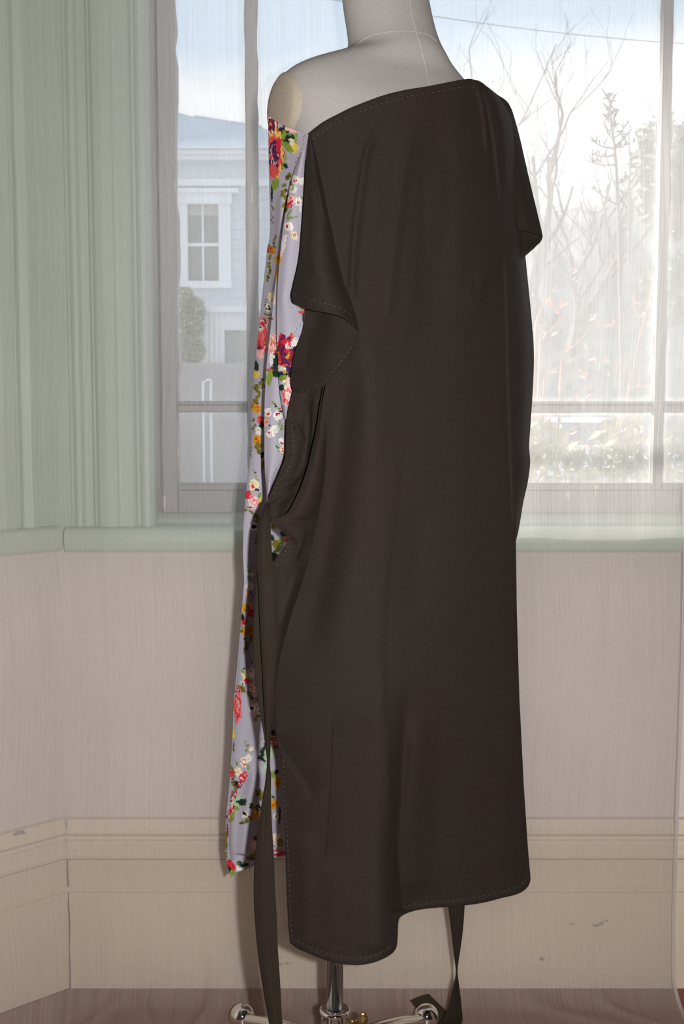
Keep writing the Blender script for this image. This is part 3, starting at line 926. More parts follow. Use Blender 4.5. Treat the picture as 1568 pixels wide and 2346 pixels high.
# ------------------------------------------------------------------ sheer curtain (falls to the floor and sweeps forward)
YC = 1.985
def curtain():
    edge_y = [-900, 0, 600, 1000, 1300, 1500, 1600, 1700, 1800, 1900, 2000, 2100, 2180, 2240]
    edge_x = [1585, 1578, 1576, 1576, 1574, 1570, 1566, 1563, 1559, 1555.5, 1552, 1549, 1548, 1549]
    # cross-section: (Y, z, s)
    sec = []
    for z in np.linspace(2.55, 0.10, 200): sec.append((YC, z))
    cy, cz, rr = YC - 0.065, 0.100, 0.065
    for a in np.linspace(0, 80, 22)[1:]:
        ra = math.radians(a)
        sec.append((cy + rr * math.cos(ra), cz - (rr + 0.03) * math.sin(ra)))
    y_, z_ = sec[-1]
    for k, dyy in enumerate(np.linspace(0, 0.9, 110)[1:]):
        sec.append((y_ - dyy, 0.0035 + (z_ - 0.0035) * math.exp(-dyy / 0.03)))
    sec = np.array(sec)
    s_len = np.concatenate([[0], np.cumsum(np.hypot(np.diff(sec[:, 0]), np.diff(sec[:, 1])))])
    # right edge in world x for each row
    xe = []
    for (yy, z2) in sec:
        b = ((z2 - CAMZ) * CT + yy * ST); dep = yy * CT - (z2 - CAMZ) * ST
        py = H / 2 - F * b / dep
        if py <= 2240 and yy > YC - 0.05:
            px = np.interp(py, edge_y, edge_x)
        else:
            px = 1549 + (max(py - 2240, 0) / 90) ** 1.6 * 24
        xe.append(xat(px, min(py, 2346 + 600), yy) if py < 2346 else xe[-1] + 0.002)
    xe = np.array(xe)
    # relax
    nc = 330
    x0 = CX + 0.02 - 0.20
    U = np.linspace(0, 1, nc) ** 1.0
    X = x0 + (xe[:, None] - x0) * U[None, :]
    Yg = np.repeat(sec[:, 0:1], nc, 1); Zg = np.repeat(sec[:, 1:2], nc, 1)
    S = np.repeat(s_len[:, None], nc, 1)
    # the cloth follows the angled wall on the left
    left = np.clip((CX + 0.10) - X, 0, 1)
    vert = np.clip((Zg - 0.02) / 0.08, 0, 1)
    Yg = Yg - left * 0.85
    # gentle ripples of the hanging cloth
    rp = 0.0025 * np.sin(X * 23 + 0.6 * np.sin(Zg * 2.1)) + 0.0008 * np.sin(X * 57 + Zg * 1.3) + 0.00025 * np.sin(X * 131 + 2 * np.sin(Zg * 3))
    Yg += rp * np.clip(Zg / 0.3, 0, 1)
    # rumples where it lies on the floor
    on = np.clip((0.07 - Zg) / 0.06, 0, 1)
    rg = np.random.RandomState(2)
    ruck = np.zeros_like(X)
    for (px, py, ln, wd_, hgt, an) in ((340, 2290, .10, .010, .014, .35), (475, 2300, .10, .012, .018, -.28), (120, 2320, .08, .012, .012, .2), (890, 2285, .09, .010, .014, .08), (915, 2290, .07, .008, .010, -.1),
                                       (250, 2330, .08, .01, .010, -.5), (1250, 2330, .16, .012, .006, 1.2), (1400, 2335, .12, .008, .006, 1.0), (700, 2320, .10, .014, .008, .5)):
        p = at(px, py, 1.93)
        dx, dy = X - p.x, (Yg - p.y) + (Zg - p.z) * -0.6
        a_, b_ = dx * math.cos(an) + dy * math.sin(an), -dx * math.sin(an) + dy * math.cos(an)
        ruck += hgt * np.exp(-(a_ / wd_) ** 2) * np.exp(-(b_ / ln) ** 2)
    Zg += ruck * on * 0.8
    Yg -= ruck * np.clip((0.12 - Zg) / 0.1, 0, 1) * 0.8
    V = np.stack([X, Yg, Zg], -1)
    me = grid_mesh('curtain', V.reshape(-1, 3), len(sec), nc)
    a = me.attributes.new('cloth', 'FLOAT_VECTOR', 'POINT')
    cl = np.stack([X + 0.006 * np.sin(S * 9), S, 0 * S], -1).reshape(-1, 3).astype(np.float32)
    a.data.foreach_set('vector', cl.ravel())
    root = empty('curtain', (0, YC, 0)); tag(root, 'white sheer crinkled curtain hanging before the window and sweeping over the floor', 'curtain')
    o = link('cloth', me, M['sheer']); adopt(o, root)
    # hem strip down the right edge, a folded double layer
    hw = 0.0062
    hx = np.stack([xe - hw, xe - hw * .5, xe + 0.0002], 1)
    Vh = np.stack([hx, np.repeat(Yg[:, -1:], 3, 1) - np.array([[0.0008, 0.0022, 0.0008]]), np.repeat(Zg[:, -1:], 3, 1) + np.array([[0.0003, .001, .0003]])], -1)
    mh = grid_mesh('hem', Vh.reshape(-1, 3), len(sec), 3)
    a = mh.attributes.new('cloth', 'FLOAT_VECTOR', 'POINT')
    a.data.foreach_set('vector', np.stack([hx, np.repeat(s_len[:, None], 3, 1), 0 * hx], -1).astype(np.float32).ravel())
    o = link('hem', mh, M['sheer_hem']); adopt(o, root)
    # the rod it hangs from, above the frame
    q = MB(); q.tube([(CX - 0.1, YC, 2.56), (XR - 0.01, YC, 2.56)], 0.012, 12)
    tag(q.build('curtain_rod', M['chrome'], smooth=True), 'curtain rod above the window holding the sheer curtain', 'curtain rod')
curtain()

# ------------------------------------------------------------------ dress form
YM = 1.69
TH = math.radians(25)
sections = [  # photo y, left x, right x, half depth, y shift, exponent
    (-62, 779, 971, .050, .012, 2.0), (-20, 782, 979, .052, .012, 2.0), (0, 784, 985, .053, .012, 2.0), (40, 789, 993, .054, .011, 2.0), (75, 795, 1002, .056, .010, 2.0),
    (100, 798, 1011, .058, .008, 2.0), (118, 797, 1021, .060, .006, 2.0), (130, 783, 1029, .061, .005, 2.1), (140, 757, 1036, .062, .004, 2.2), (150, 728, 1046, .063, .003, 2.3), (160, 702, 1057, .064, .002, 2.4),
    (170, 680, 1067, .066, .001, 2.5), (180, 664, 1078, .068, 0, 2.5), (190, 653, 1091, .071, 0, 2.5), (205, 643, 1110, .074, 0, 2.5), (225, 640, 1130, .078, 0, 2.5), (250, 640, 1148, .083, 0, 2.5),
    (280, 644, 1155, .088, 0, 2.4), (320, 650, 1152, .094, 0, 2.3), (380, 664, 1140, .100, 0, 2.2), (480, 682, 1118, .106, 0, 2.1), (620, 712, 1090, .108, 0, 2.1), (780, 745, 1060, .096, 0, 2.0),
    (900, 748, 1062, .098, 0, 2.0), (1050, 735, 1078, .110, 0, 2.1), (1180, 730, 1080, .112, 0, 2.1), (1290, 745, 1065, .100, 0, 2.1), (1330, 775, 1030, .07, 0, 2.1)]
def torso():
    ys_ = np.array([s[0] for s in sections], float)
    dense = np.concatenate([np.arange(-62, 320, 5.0), np.arange(320, 1330, 14.0), [1330.0]])
    cols = [np.interp(dense, ys_, [s[k] for s in sections]) for k in range(1, 6)]
    def sm(a):
        b = a.copy()
        for _ in range(2): b[1:-1] = (b[:-2] + 2 * b[1:-1] + b[2:]) / 4
        return b
    cols = [sm(c) for c in cols]
    n_ = 96
    V = []
    for i, py in enumerate(dense):
        l, r_, ry, cy, ex = (c[i] for c in cols)
        pl, pr_ = at(l, py, YM + cy), at(r_, py, YM + cy)
        e = (pr_.x - pl.x) / 2; cx = (pr_.x + pl.x) / 2; z = pl.z
        rx = math.sqrt(max(e * e - (ry * math.sin(TH)) ** 2, 1e-4)) / math.cos(TH)
        k = max(abs(math.cos(a)) ** 2 for a in [0])
        ring = []
        for j in range(n_):
            a = 2 * math.pi * j / n_
            ca, sa = math.cos(a), math.sin(a)
            u = rx * math.copysign(abs(ca) ** (2 / ex), ca); v = ry * math.copysign(abs(sa) ** (2 / ex), sa)
            ring.append((u * math.cos(TH) - v * math.sin(TH), u * math.sin(TH) + v * math.cos(TH)))
        mx_ = max(p[0] for p in ring)
        sc_ = e / mx_
        V += [(cx + p[0] * sc_, YM + cy + p[1], z) for p in ring]
    nr = len(dense)
    Fc = []
    for i in range(nr - 1):
        for j in range(n_):
            a, b_ = i * n_ + j, i * n_ + (j + 1) % n_
            Fc.append((a, a + n_, b_ + n_, b_))
    Fc += [tuple(range(n_)), tuple(range((nr - 1) * n_, nr * n_))[::-1]]
    return V, Fc
TV, TF = torso()
bvh = BVHTree.FromPolygons(TV, TF)
ORG = Vector((0, 0, CAMZ))
def hitY(px, py):
    d = (at(px, py, 1.0) - ORG).normalized()
    h = bvh.ray_cast(ORG, d)
    return h[0].y if h[0] is not None else None
pole_px = 765
PX, PY = xat(767.5, 2270, 1.70), 1.70
form = empty('dress_form', (PX, PY, 0))
tag(form, 'off white linen dress form on a chrome stand before the curtain', 'mannequin')
mb = MB(); mb.add(TV, TF)
to = mb.build('torso', M['linen'], form, smooth=True)

# neck cap, out of frame
top = [Vector(v) for v in TV[:96]]
tc_ = sum(top, Vector()) / 96
q = MB(); q.lathe([(0.002, 0.022), (0.03, 0.021), (0.058, 0.014), (0.066, 0.004), (0.066, -0.004)], (tc_.x, tc_.y, tc_.z), 40)
q.build('neck_cap', M['plate'], form, smooth=True)

def on_torso(px, py, lift=0.0004):
    d = (at(px, py, 1.0) - ORG).normalized()
    h = bvh.ray_cast(ORG, d)
    return None if h[0] is None else h[0] + h[1] * lift
def dense_line(pts, step=4):
    out = []
    for (a, b_) in zip(pts[:-1], pts[1:]):
        n_ = max(1, int(math.hypot(b_[0] - a[0], b_[1] - a[1]) / step))
        for i in range(n_): out.append((a[0] + (b_[0] - a[0]) * i / n_, a[1] + (b_[1] - a[1]) * i / n_))
    out.append(pts[-1])
    return out
def smooth_line(pts, n_=8):
    P = [np.array(p, float) for p in pts]
    P = [2 * P[0] - P[1]] + P + [2 * P[-1] - P[-2]]
    out = []
    for i in range(1, len(P) - 2):
        for k in range(n_):
            t_ = k / n_
            out.append(0.5 * ((2 * P[i]) + (-P[i - 1] + P[i + 1]) * t_ + (2 * P[i - 1] - 5 * P[i] + 4 * P[i + 1] - P[i + 2]) * t_ ** 2 + (-P[i - 1] + 3 * P[i] - 3 * P[i + 1] + P[i + 2]) * t_ ** 3))
    out.append(P[-2])
    return [tuple(p) for p in out]
for nm, pts, rad in (('centre_back_seam', [(936, -30), (939, 0), (947, 46), (955, 73), (965, 109), (975, 149), (985, 200), (992, 240)], 0.0011),
                     ('collar_seam', [(803, 122), (812, 108), (832, 92), (855, 80), (890, 73), (925, 71), (955, 73), (983, 81), (1003, 97)], 0.0008),
                     ('side_back_seam', [(712, 172), (722, 188), (739, 214), (752, 240), (766, 285)], 0.0009)):
    q = MB()
    ll = [p for p in (on_torso(a, b_, 0.0) for a, b_ in smooth_line(pts)) if p is not None]
    q.tube(ll, rad, 8)
    q.build(nm, M['seam'], form, smooth=True)
# oval arm plates closing the armholes
nrm = Vector((-math.cos(TH), -math.sin(TH), 0))
along_ = Vector((math.sin(TH), -math.cos(TH), 0))
for px, sgn in ((660, 1),):
    c = at(px, 246, YM + (-0.055 if sgn > 0 else 0.06))
    q = MB()
    prof = [(0.002, .010), (.5, .0095), (.85, .007), (.97, .003), (1.0, -.004), (1.0, -.02)]
    vs, fs = [], []
    n_ = 40
    for rr, h in prof:
        for k in range(n_):
            a = 2 * math.pi * k / n_
            vs.append(c + nrm * 0.006 + along_ * (0.054 * rr * math.cos(a)) + Vector((0, 0, 1)) * (0.046 * rr * math.sin(a)) + nrm * sgn * h)
    for i in range(len(prof) - 1):
        for k in range(n_):
            a, b_ = i * n_ + k, i * n_ + (k + 1) % n_
            fs.append((a, b_, b_ + n_, a + n_))
    q.add(vs, fs)
    q.build('arm_plate', M['plate'], form, smooth=True)

# chrome stand
zc = 0.134
q = MB(); q.tube([(PX, PY, zc - 0.06), (PX, PY, 0.80)], 0.0132, 32); q.build('pole', M['chrome'], form, smooth=True)
q = MB(); q.box(PX - 0.0042, PX - 0.0030, PY - 0.0134, PY - 0.0120, zc, 0.80); q.build('pole_slot', M['slot'], form)
q = MB(); q.lathe([(0.0134, .002), (0.021, .002), (0.0235, .0), (0.0235, -.004), (0.0215, -.006), (0.0215, -.055), (0.026, -.058), (0.026, -.075), (0.012, -.08)], (PX, PY, zc), 40)
q.build('collar', M['mirror'], form, smooth=True)
q = MB()
q.tube([(PX + 0.018, PY - .004, zc - .016), (PX + 0.034, PY - .006, zc - .016)], 0.0032, 10)
q.ball((PX + 0.043, PY - .006, zc - .012), 0.0105, 16, (0.8, 0.35, 1.1))
q.build('thumb_screw', M['brass'], form, smooth=True)
ends = [at(555, 2333, 1.874), at(978, 2336, 1.874)]
ends += [Vector((2 * PX - p.x, 2 * PY - p.y, p.z)) for p in ends]
for e in ends:
    e.z = 0.0265
    h = Vector((e.x - PX, e.y - PY, 0)); ln = h.length; h.normalize()
    base = Vector((PX, PY, 0))
    pts = [base + h * a + Vector((0, 0, z)) for a, z in smooth_line([(0.012, 0.052), (0.05, 0.059), (0.10, 0.057), (0.16, 0.044), (ln - 0.03, 0.030), (ln - 0.004, 0.027)], 6)]
    q = MB(); q.tube(pts, [0.0125 - 0.002 * i / len(pts) for i in range(len(pts))], 16)
    lg = q.build('leg', M['mirror'], form, smooth=True)
    q = MB(); q.ball(e, 0.0215, 32)
    b_ = q.build('ball_foot', M['mirror'], None, smooth=True); adopt(b_, lg)

# ------------------------------------------------------------------ dress
dress = empty('dress', (PX + 0.05, YM, 0.296))
tag(dress, 'dark olive brown one shoulder dress with grey floral front panel on the dress form', 'dress')

def cr_interp(P, t):
    """Catmull-Rom through P (k, ...) at parameters t in [0, k-1]"""
    P = np.asarray(P, float)
    k = len(P)
    ext = np.concatenate([2 * P[:1] - P[1:2], P, 2 * P[-1:] - P[-2:-1]])
    i = np.clip(np.floor(t).astype(int), 0, k - 2)
    f = (t - i).reshape((-1,) + (1,) * (P.ndim - 1))
    p0, p1, p2, p3 = ext[i], ext[i + 1], ext[i + 2], ext[i + 3]
    return 0.5 * (2 * p1 + (p2 - p0) * f + (2 * p0 - 5 * p1 + 4 * p2 - p3) * f ** 2 + (3 * p1 - p0 - 3 * p2 + p3) * f ** 3)

def seg_dist(px, py, line):
    """distance to a polyline, signed across it (positive to its right looking along), and fraction along"""
    best = np.full(px.shape, 1e9); sgn = np.zeros(px.shape); fr = np.zeros(px.shape)
    n_ = len(line) - 1
    for i, (a, b_) in enumerate(zip(line[:-1], line[1:])):
        dx, dy = b_[0] - a[0], b_[1] - a[1]
        l2 = dx * dx + dy * dy + 1e-9
        tt = np.clip(((px - a[0]) * dx + (py - a[1]) * dy) / l2, 0, 1)
        ex, ey = px - a[0] - tt * dx, py - a[1] - tt * dy
        d = np.hypot(ex, ey)
        m_ = d < best
        best = np.where(m_, d, best)
        sgn = np.where(m_, np.sign(dx * ey - dy * ex), sgn)
        fr = np.where(m_, (i + tt) / n_, fr)
    return best, sgn, fr

def apply_folds(px, py, Y, folds):
    for f in folds:
        line = smooth_line(f['line'], 6)
        d, s, fr = seg_dist(px, py, line)
        taper = np.clip(np.minimum(fr / f.get('t0', .2), (1 - fr) / f.get('t1', .2)), 0, 1)
        taper = taper * taper * (3 - 2 * taper)
        if f.get('step'):
            w1, w2 = f['w'], f.get('w2', f['w'] * 5)
            prof = np.where(s > 0, np.exp(-(d / w1) ** 2), np.exp(-(d / w2) ** 2))
            prof = np.where((s > 0), prof, prof)
        else:
            prof = np.exp(-(d / f['w']) ** 2)
        Y = Y - f['a'] * prof * taper
    return Y

ALL = {}
def sheet(name, mat, px, py, Y, clamp=True, folds=(), parent=dress, thick=0.0011, minY=None, painter=None, blur=3):
    """a cloth panel given on a grid of photo positions and depths"""
    Y = np.array(Y, float)
    Y = apply_folds(px, py, Y, folds)
    if clamp:
        lim = np.full(px.shape, 9.0)
        st = 1 if px.size < 3000 else 2
        for i in range(0, px.shape[0]):
            for j in range(0, px.shape[1]):
                h = hitY(px[i, j], py[i, j]) if py[i, j] < 1345 else None
                if h is not None: lim[i, j] = h - 0.007
        Yc_ = np.minimum(Y, lim)
        off = Yc_ - Y
        for _ in range(blur):
            o2 = off.copy()
            o2[1:-1] = np.minimum(o2[1:-1], (o2[:-2] + o2[1:-1] * 2 + o2[2:]) / 4)
            o2[:, 1:-1] = np.minimum(o2[:, 1:-1], (o2[:, :-2] + o2[:, 1:-1] * 2 + o2[:, 2:]) / 4)
            off = o2
        Y = Y + off
    V = at_np(px, py, Y)
    me = grid_mesh(name, V.reshape(-1, 3), *px.shape)
    if painter is not None:
        col = painter(px, py)
        a = me.color_attributes.new('print', 'FLOAT_COLOR', 'POINT')
        rgba = np.concatenate([col.reshape(-1, 3), np.ones((px.size, 1))], 1).astype(np.float32)
        a.data.foreach_set('color', rgba.ravel())
    o = link(name, me, mat)
    adopt(o, parent) if parent is dress else None
    if parent is not dress:
        o.parent = parent
    if thick:
        m_ = o.modifiers.new('thickness', 'SOLIDIFY'); m_.thickness = thick; m_.offset = 0
    ALL[name] = (px, py, Y)
    return o

def grid_from_rows(rows, nr, nc):
    """rows of (px, py, Y) control points, same count in each row"""
    R = np.array(rows, float)
    R = cr_interp(R, np.linspace(0, len(rows) - 1, nr))
    R = cr_interp(R.transpose(1, 0, 2), np.linspace(0, R.shape[1] - 1, nc)).transpose(1, 0, 2)
    return R[..., 0], R[..., 1], R[..., 2]

def stitches(name, parent, line, Yf, dash=5.5, gap=4.5, rad=0.0003, mat='thread', lift=0.0012):
    """dashed seam lying on the cloth"""
    pts = dense_line(smooth_line(line, 8), 1.5)
    q = MB(); acc, on, cur = 0.0, True, []
    last = pts[0]
    for p in pts:
        acc += math.hypot(p[0] - last[0], p[1] - last[1]); last = p
        if on: cur.append(at(p[0], p[1], Yf(p[0], p[1]) - lift))
        if acc > (dash if on else gap):
            if on and len(cur) > 1: q.tube([cur[0], cur[-1]], rad, 4, cap=False)
            on, acc, cur = not on, 0.0, []
    o = q.build(name, M[mat])
    o.parent = parent
    tag(o, kind='stuff')
    return o

def sampler(name):
    px, py, Y = ALL[name]
    P = np.stack([px.ravel(), py.ravel()], 1); Yv = Y.ravel()
    def f(x_, y_):
        d = (P[:, 0] - x_) ** 2 + (P[:, 1] - y_) ** 2
        k = np.argpartition(d, 4)[:4]
        w_ = 1 / (d[k] + 0.5)
        return float(min((Yv[k] * w_).sum() / w_.sum(), Yv[k].min() + 0.004))
    return f

# ---- main back panel -------------------------------------------------------
neck = [(708, 307), (726, 292), (745, 278), (775, 262), (805, 247), (845, 231), (885, 217), (930, 206), (985, 197), (1035, 187), (1062, 182), (1080, 181), (1100, 189), (1118, 203)]
hem = [(665.5, 2160), (683, 2173), (703, 2182), (728, 2193), (752, 2201), (778, 2207), (800, 2210), (825, 2210.5), (848, 2207), (870, 2200), (890, 2190), (903, 2179), (909, 2166), (911, 2145), (912, 2118), (914, 2106),
       (921, 2098), (935, 2091), (960, 2084), (1000, 2079), (1035, 2077), (1065, 2074), (1095, 2070), (1120, 2065), (1150, 2057), (1180, 2050), (1196, 2043), (1208, 2033), (1215, 2019), (1215.5, 2008)]
Ly = [307, 390, 480, 540, 640, 740, 850, 900, 1000, 1100, 1200, 1290, 1350, 1440, 1550, 1690, 1740, 1800, 1900, 2000, 2080, 2130, 2160]
Lx = [708, 714, 726, 742, 775, 790, 755, 742, 730, 722, 702, 674, 657, 640, 629, 634, 649, 651.5, 654, 656, 659, 662, 665.5]
Ry = [203, 248, 320, 405, 448, 555, 650, 800, 1000, 1150, 1250, 1400, 1600, 1800, 1950, 2008]
Rx = [1118, 1125, 1138, 1146, 1153, 1160, 1163, 1167.5, 1173, 1179, 1182, 1184, 1190, 1200, 1210, 1215.5]

def resample(line, n_):
    P = np.array(smooth_line(line, 10)); s_ = np.concatenate([[0], np.cumsum(np.hypot(*np.diff(P, axis=0).T))]); s_ /= s_[-1]
    u = np.linspace(0, 1, n_)
    return np.interp(u, s_, P[:, 0]), np.interp(u, s_, P[:, 1])

NR, NC = 330, 170
u = np.linspace(0, 1, NC); v = np.linspace(0, 1, NR)
tx, ty = resample(neck, NC); bx_, by_ = resample(hem, NC)
ly = 307 + (2160 - 307) * v; lx = np.interp(ly, Ly, Lx)
ry = 203 + (2008 - 203) * v; rx_ = np.interp(ry, Ry, Rx)
def smooth1(a, n_=6):
    a = a.copy()
    for _ in range(n_): a[1:-1] = (a[:-2] + 2 * a[1:-1] + a[2:]) / 4
    return a
lx = smooth1(lx); rx_ = smooth1(rx_, 3)
Ug, Vg = np.meshgrid(u, v)
# Coons patch between the four outlines
def coons(t_, b_, l_, r_):
    return (1 - Vg) * t_[None] + Vg * b_[None] + (1 - Ug) * l_[:, None] + Ug * r_[:, None] - ((1 - Ug) * (1 - Vg) * t_[0] + Ug * (1 - Vg) * t_[-1] + (1 - Ug) * Vg * b_[0] + Ug * Vg * b_[-1])
gx, gy = coons(tx, bx_, lx, rx_), coons(ty, by_, ly, ry)
# depth: follows the shoulders at the top, the curved hem at the bottom
def depth_main(px, py):
    ytop = np.interp(px, [690, 760, 850, 950, 1050, 1110, 1150, 1230], [1.555, 1.55, 1.558, 1.575, 1.61, 1.65, 1.69, 1.76])
    ymid = np.interp(px, [620, 700, 780, 870, 960, 1060, 1150, 1190, 1230], [1.565, 1.535, 1.52, 1.525, 1.55, 1.585, 1.63, 1.665, 1.71])
    fx = px - np.interp(py, [1500, 1700, 1950, 2106], [930, 925, 903, 911]) + 911
    yhem = np.interp(fx, [650, 700, 760, 820, 870, 900, 911, 920, 940, 1000, 1060, 1130, 1180, 1216], [1.568, 1.545, 1.526, 1.520, 1.530, 1.548, 1.575, 1.612, 1.628, 1.64, 1.645, 1.66, 1.675, 1.70])
    k = np.clip((py - 220) / 900, 0, 1); k = k * k * (3 - 2 * k)
    h = np.clip((py - 1500) / 620, 0, 1); h = h ** 1.5
    return (ytop * (1 - k) + ymid * k) * (1 - h) + yhem * h
gY = depth_main(gx, gy)
for _ in range(3):
    gY[:, 1:-1] = (gY[:, :-2] + 2 * gY[:, 1:-1] + gY[:, 2:]) / 4
step_keep = np.clip((gy - 1750) / 250, 0, 1)
gS = gY.copy()
for _ in range(90):
    gS[:, 1:-1] = (gS[:, :-2] + 2 * gS[:, 1:-1] + gS[:, 2:]) / 4
    gS[1:-1] = (gS[:-2] + 2 * gS[1:-1] + gS[2:]) / 4
gY = gY * step_keep + gS * (1 - step_keep)
main_folds = [
    dict(line=[(866, 280), (842, 350), (828, 430), (815, 540), (808, 640), (806, 720)], w=9, a=0.006),
    dict(line=[(948, 280), (928, 380), (912, 500), (895, 640), (885, 760)], w=14, a=0.005),
    dict(line=[(1010, 240), (1000, 420), (985, 700), (975, 1000)], w=45, a=-0.010, t0=.3, t1=.5),
    dict(line=[(1108, 194), (1122, 250), (1137, 330), (1147, 420), (1156, 540)], w=7, a=0.010, t0=.15, t1=.35),
    dict(line=[(1157, 560), (1163, 680), (1167, 850), (1172, 1010), (1178, 1160), (1181, 1260)], w=5, a=0.006, t0=.1, t1=.2),
    dict(line=[(1092, 190), (1106, 240), (1114, 300), (1118, 360)], w=6, a=0.006),
    dict(line=[(1075, 640), (1095, 700), (1110, 590)], w=16, a=0.004),
    dict(line=[(766, 1600), (765, 1690), (762, 1790), (757, 1870), (751, 1940), (748, 2010)], w=4, w2=45, step=True, a=-0.008),
    dict(line=[(634, 1688), (655, 1726), (684, 1769), (703, 1800), (722, 1832)], w=4, w2=30, step=True, a=-0.007, t0=.05),
    dict(line=[(930, 1560), (926, 1700), (914, 1850), (903, 1960), (906, 2090)], w=16, a=-0.014, t1=.02, t0=.35),
    dict(line=[(960, 1620), (955, 1760), (948, 1900), (950, 2060)], w=34, a=0.010, t1=.1),
    dict(line=[(880, 1500), (872, 1750), (868, 2000), (870, 2190)], w=40, a=0.008, t1=.05),
    dict(line=[(700, 1900), (700, 2000), (705, 2170)], w=25, a=0.006, t1=.02),
    dict(line=[(945, 1150), (955, 1280), (950, 1420)], w=40, a=-0.006),
    dict(line=[(800, 760), (786, 900), (772, 1050), (756, 1200), (730, 1330), (705, 1450), (700, 1560)], w=46, a=-0.026, t0=.25, t1=.3),
    dict(line=[(862, 282), (838, 352), (823, 432), (810, 545), (803, 660)], w=2.6, a=0.0022),
    dict(line=[(935, 300), (918, 420), (900, 560)], w=2.6, a=0.0016),
    dict(line=[(850, 700), (840, 900), (850, 1100)], w=40, a=0.008, t0=.4, t1=.4),
]
back = sheet('back_panel', M['dark'], gx, gy, gY, True, main_folds)
fm = sampler('back_panel')
# bound neckline, hem and slit edge: narrow doubled bands lying on the panel
def band(name, line, width_px, Yf, side, mat='dark', lift=0.0016, parent=back, n_=160):
    P = np.array(smooth_line(line, 8)); s_ = np.concatenate([[0], np.cumsum(np.hypot(*np.diff(P, axis=0).T))]); s_ /= s_[-1]
    uu = np.linspace(0, 1, n_)
    x_, y_ = np.interp(uu, s_, P[:, 0]), np.interp(uu, s_, P[:, 1])
    tx_, ty_ = np.gradient(x_), np.gradient(y_)
    l_ = np.hypot(tx_, ty_) + 1e-9
    nx_, ny_ = -ty_ / l_ * side, tx_ / l_ * side
    for _ in range(12):
        nx_[1:-1] = (nx_[:-2] + 2 * nx_[1:-1] + nx_[2:]) / 4; ny_[1:-1] = (ny_[:-2] + 2 * ny_[1:-1] + ny_[2:]) / 4
    ks = [0, .12, .5, .9, 1.0]; lf_ = [0, 1, 1.15, 1, 0.1]
    gx_ = np.stack([x_ + nx_ * width_px * k for k in ks], 1); gy_ = np.stack([y_ + ny_ * width_px * k for k in ks], 1)
    gY_ = np.array([[Yf(gx_[i, j], gy_[i, j]) - lift * lf_[j] for j in range(5)] for i in range(n_)])
    gY_ = np.stack([smooth1(gY_[:, j], 3) for j in range(5)], 1)
    V = at_np(gx_, gy_, gY_)
    o = link(name, grid_mesh(name, V.reshape(-1, 3), n_, 5), M[mat])
    o.parent = parent
    return o
band('neck_binding', neck[:-1], 15, fm, 1)
band('hem_fold', hem[:15], 15, fm, -1)
band('hem_fold', hem[14:-1], 14, fm, -1)
def offs(line, w, side):
    P = np.array(smooth_line(line, 6)); t_ = np.gradient(P, axis=0); l_ = np.hypot(t_[:, 0], t_[:, 1]) + 1e-9
    n_ = np.stack([-t_[:, 1] / l_ * side, t_[:, 0] / l_ * side], 1)
    for _ in range(8): n_[1:-1] = (n_[:-2] + 2 * n_[1:-1] + n_[2:]) / 4
    return [tuple(p) for p in (P + n_ * w)[::3]]
stitches('stitching', back, offs(neck[:-1], 16, 1), fm, lift=0.0026)
stitches('stitching', back, offs(hem[:13], 16, -1)[1:], fm, lift=0.0026)
stitches('stitching', back, offs(hem[16:-2], 15, -1), fm, lift=0.0026)
stitches('stitching', back, [(650, 1740), (652, 1800), (657, 1900), (663, 2000), (665, 2070), (669, 2140), (672, 2158)], fm)

# ---- far side of the back panel, turning away round the right arm --------
srow = [((1070, 182), (1100, 187), (1128, 210)), ((1090, 215), (1128, 214), (1150, 229)), ((1105, 270), (1150, 264), (1179, 276)), ((1115, 340), (1165, 335), (1189, 345)), ((1125, 400), (1170, 398), (1194.5, 400)), ((1135, 491), (1178, 491), (1198.5, 491)),
        ((1140, 576), (1184, 576), (1203, 576)), ((1143, 650), (1190, 650), (1210, 650)), ((1146, 720), (1194, 720), (1217, 720)), ((1148, 800), (1198, 800), (1223, 800)), ((1150, 870), (1200, 870), (1222, 870)), ((1150, 950), (1197, 950), (1217, 950)),
        ((1152, 1020), (1196, 1020), (1212.5, 1020)), ((1154, 1060), (1197, 1060), (1214.5, 1060)), ((1155, 1100), (1192, 1105), (1209, 1105)), ((1156, 1150), (1187, 1150), (1199, 1150)), ((1158, 1210), (1178, 1215), (1188, 1215)), ((1160, 1250), (1173, 1250), (1180.5, 1250)), ((1160, 1320), (1170, 1320), (1178, 1320)), ((1160, 1450), (1172, 1450), (1180, 1450)), ((1164, 1600), (1177, 1600), (1185, 1600)), ((1174, 1800), (1187, 1800), (1195, 1800)), ((1184, 1920), (1196, 1920), (1203, 1920)), ((1188, 2000), (1200, 1996), (1207, 1990))]
rows = []
for k, (a, b_, c_) in enumerate(srow):
    f = min(1, k / 4)
    ya = float(depth_main(np.array(a[0]), np.array(a[1]))) + 0.012
    d1 = 0.05 + 0.02 * f; d2 = 0.13 + 0.03 * f
    if k > 12: d1 *= 0.8; d2 *= 0.8
    if k > 17: d1, d2 = 0.035, 0.09
    rows.append([(a[0], a[1], ya), (b_[0], b_[1], ya + d1), (c_[0], c_[1], ya + d2)])
px, py, Y = grid_from_rows(rows, 260, 24)
side = sheet('side_panel', M['dark'], px, py, Y, True, [dict(line=[(1128, 214), (1150, 290), (1157, 380), (1160, 450)], w=8, a=0.008)])

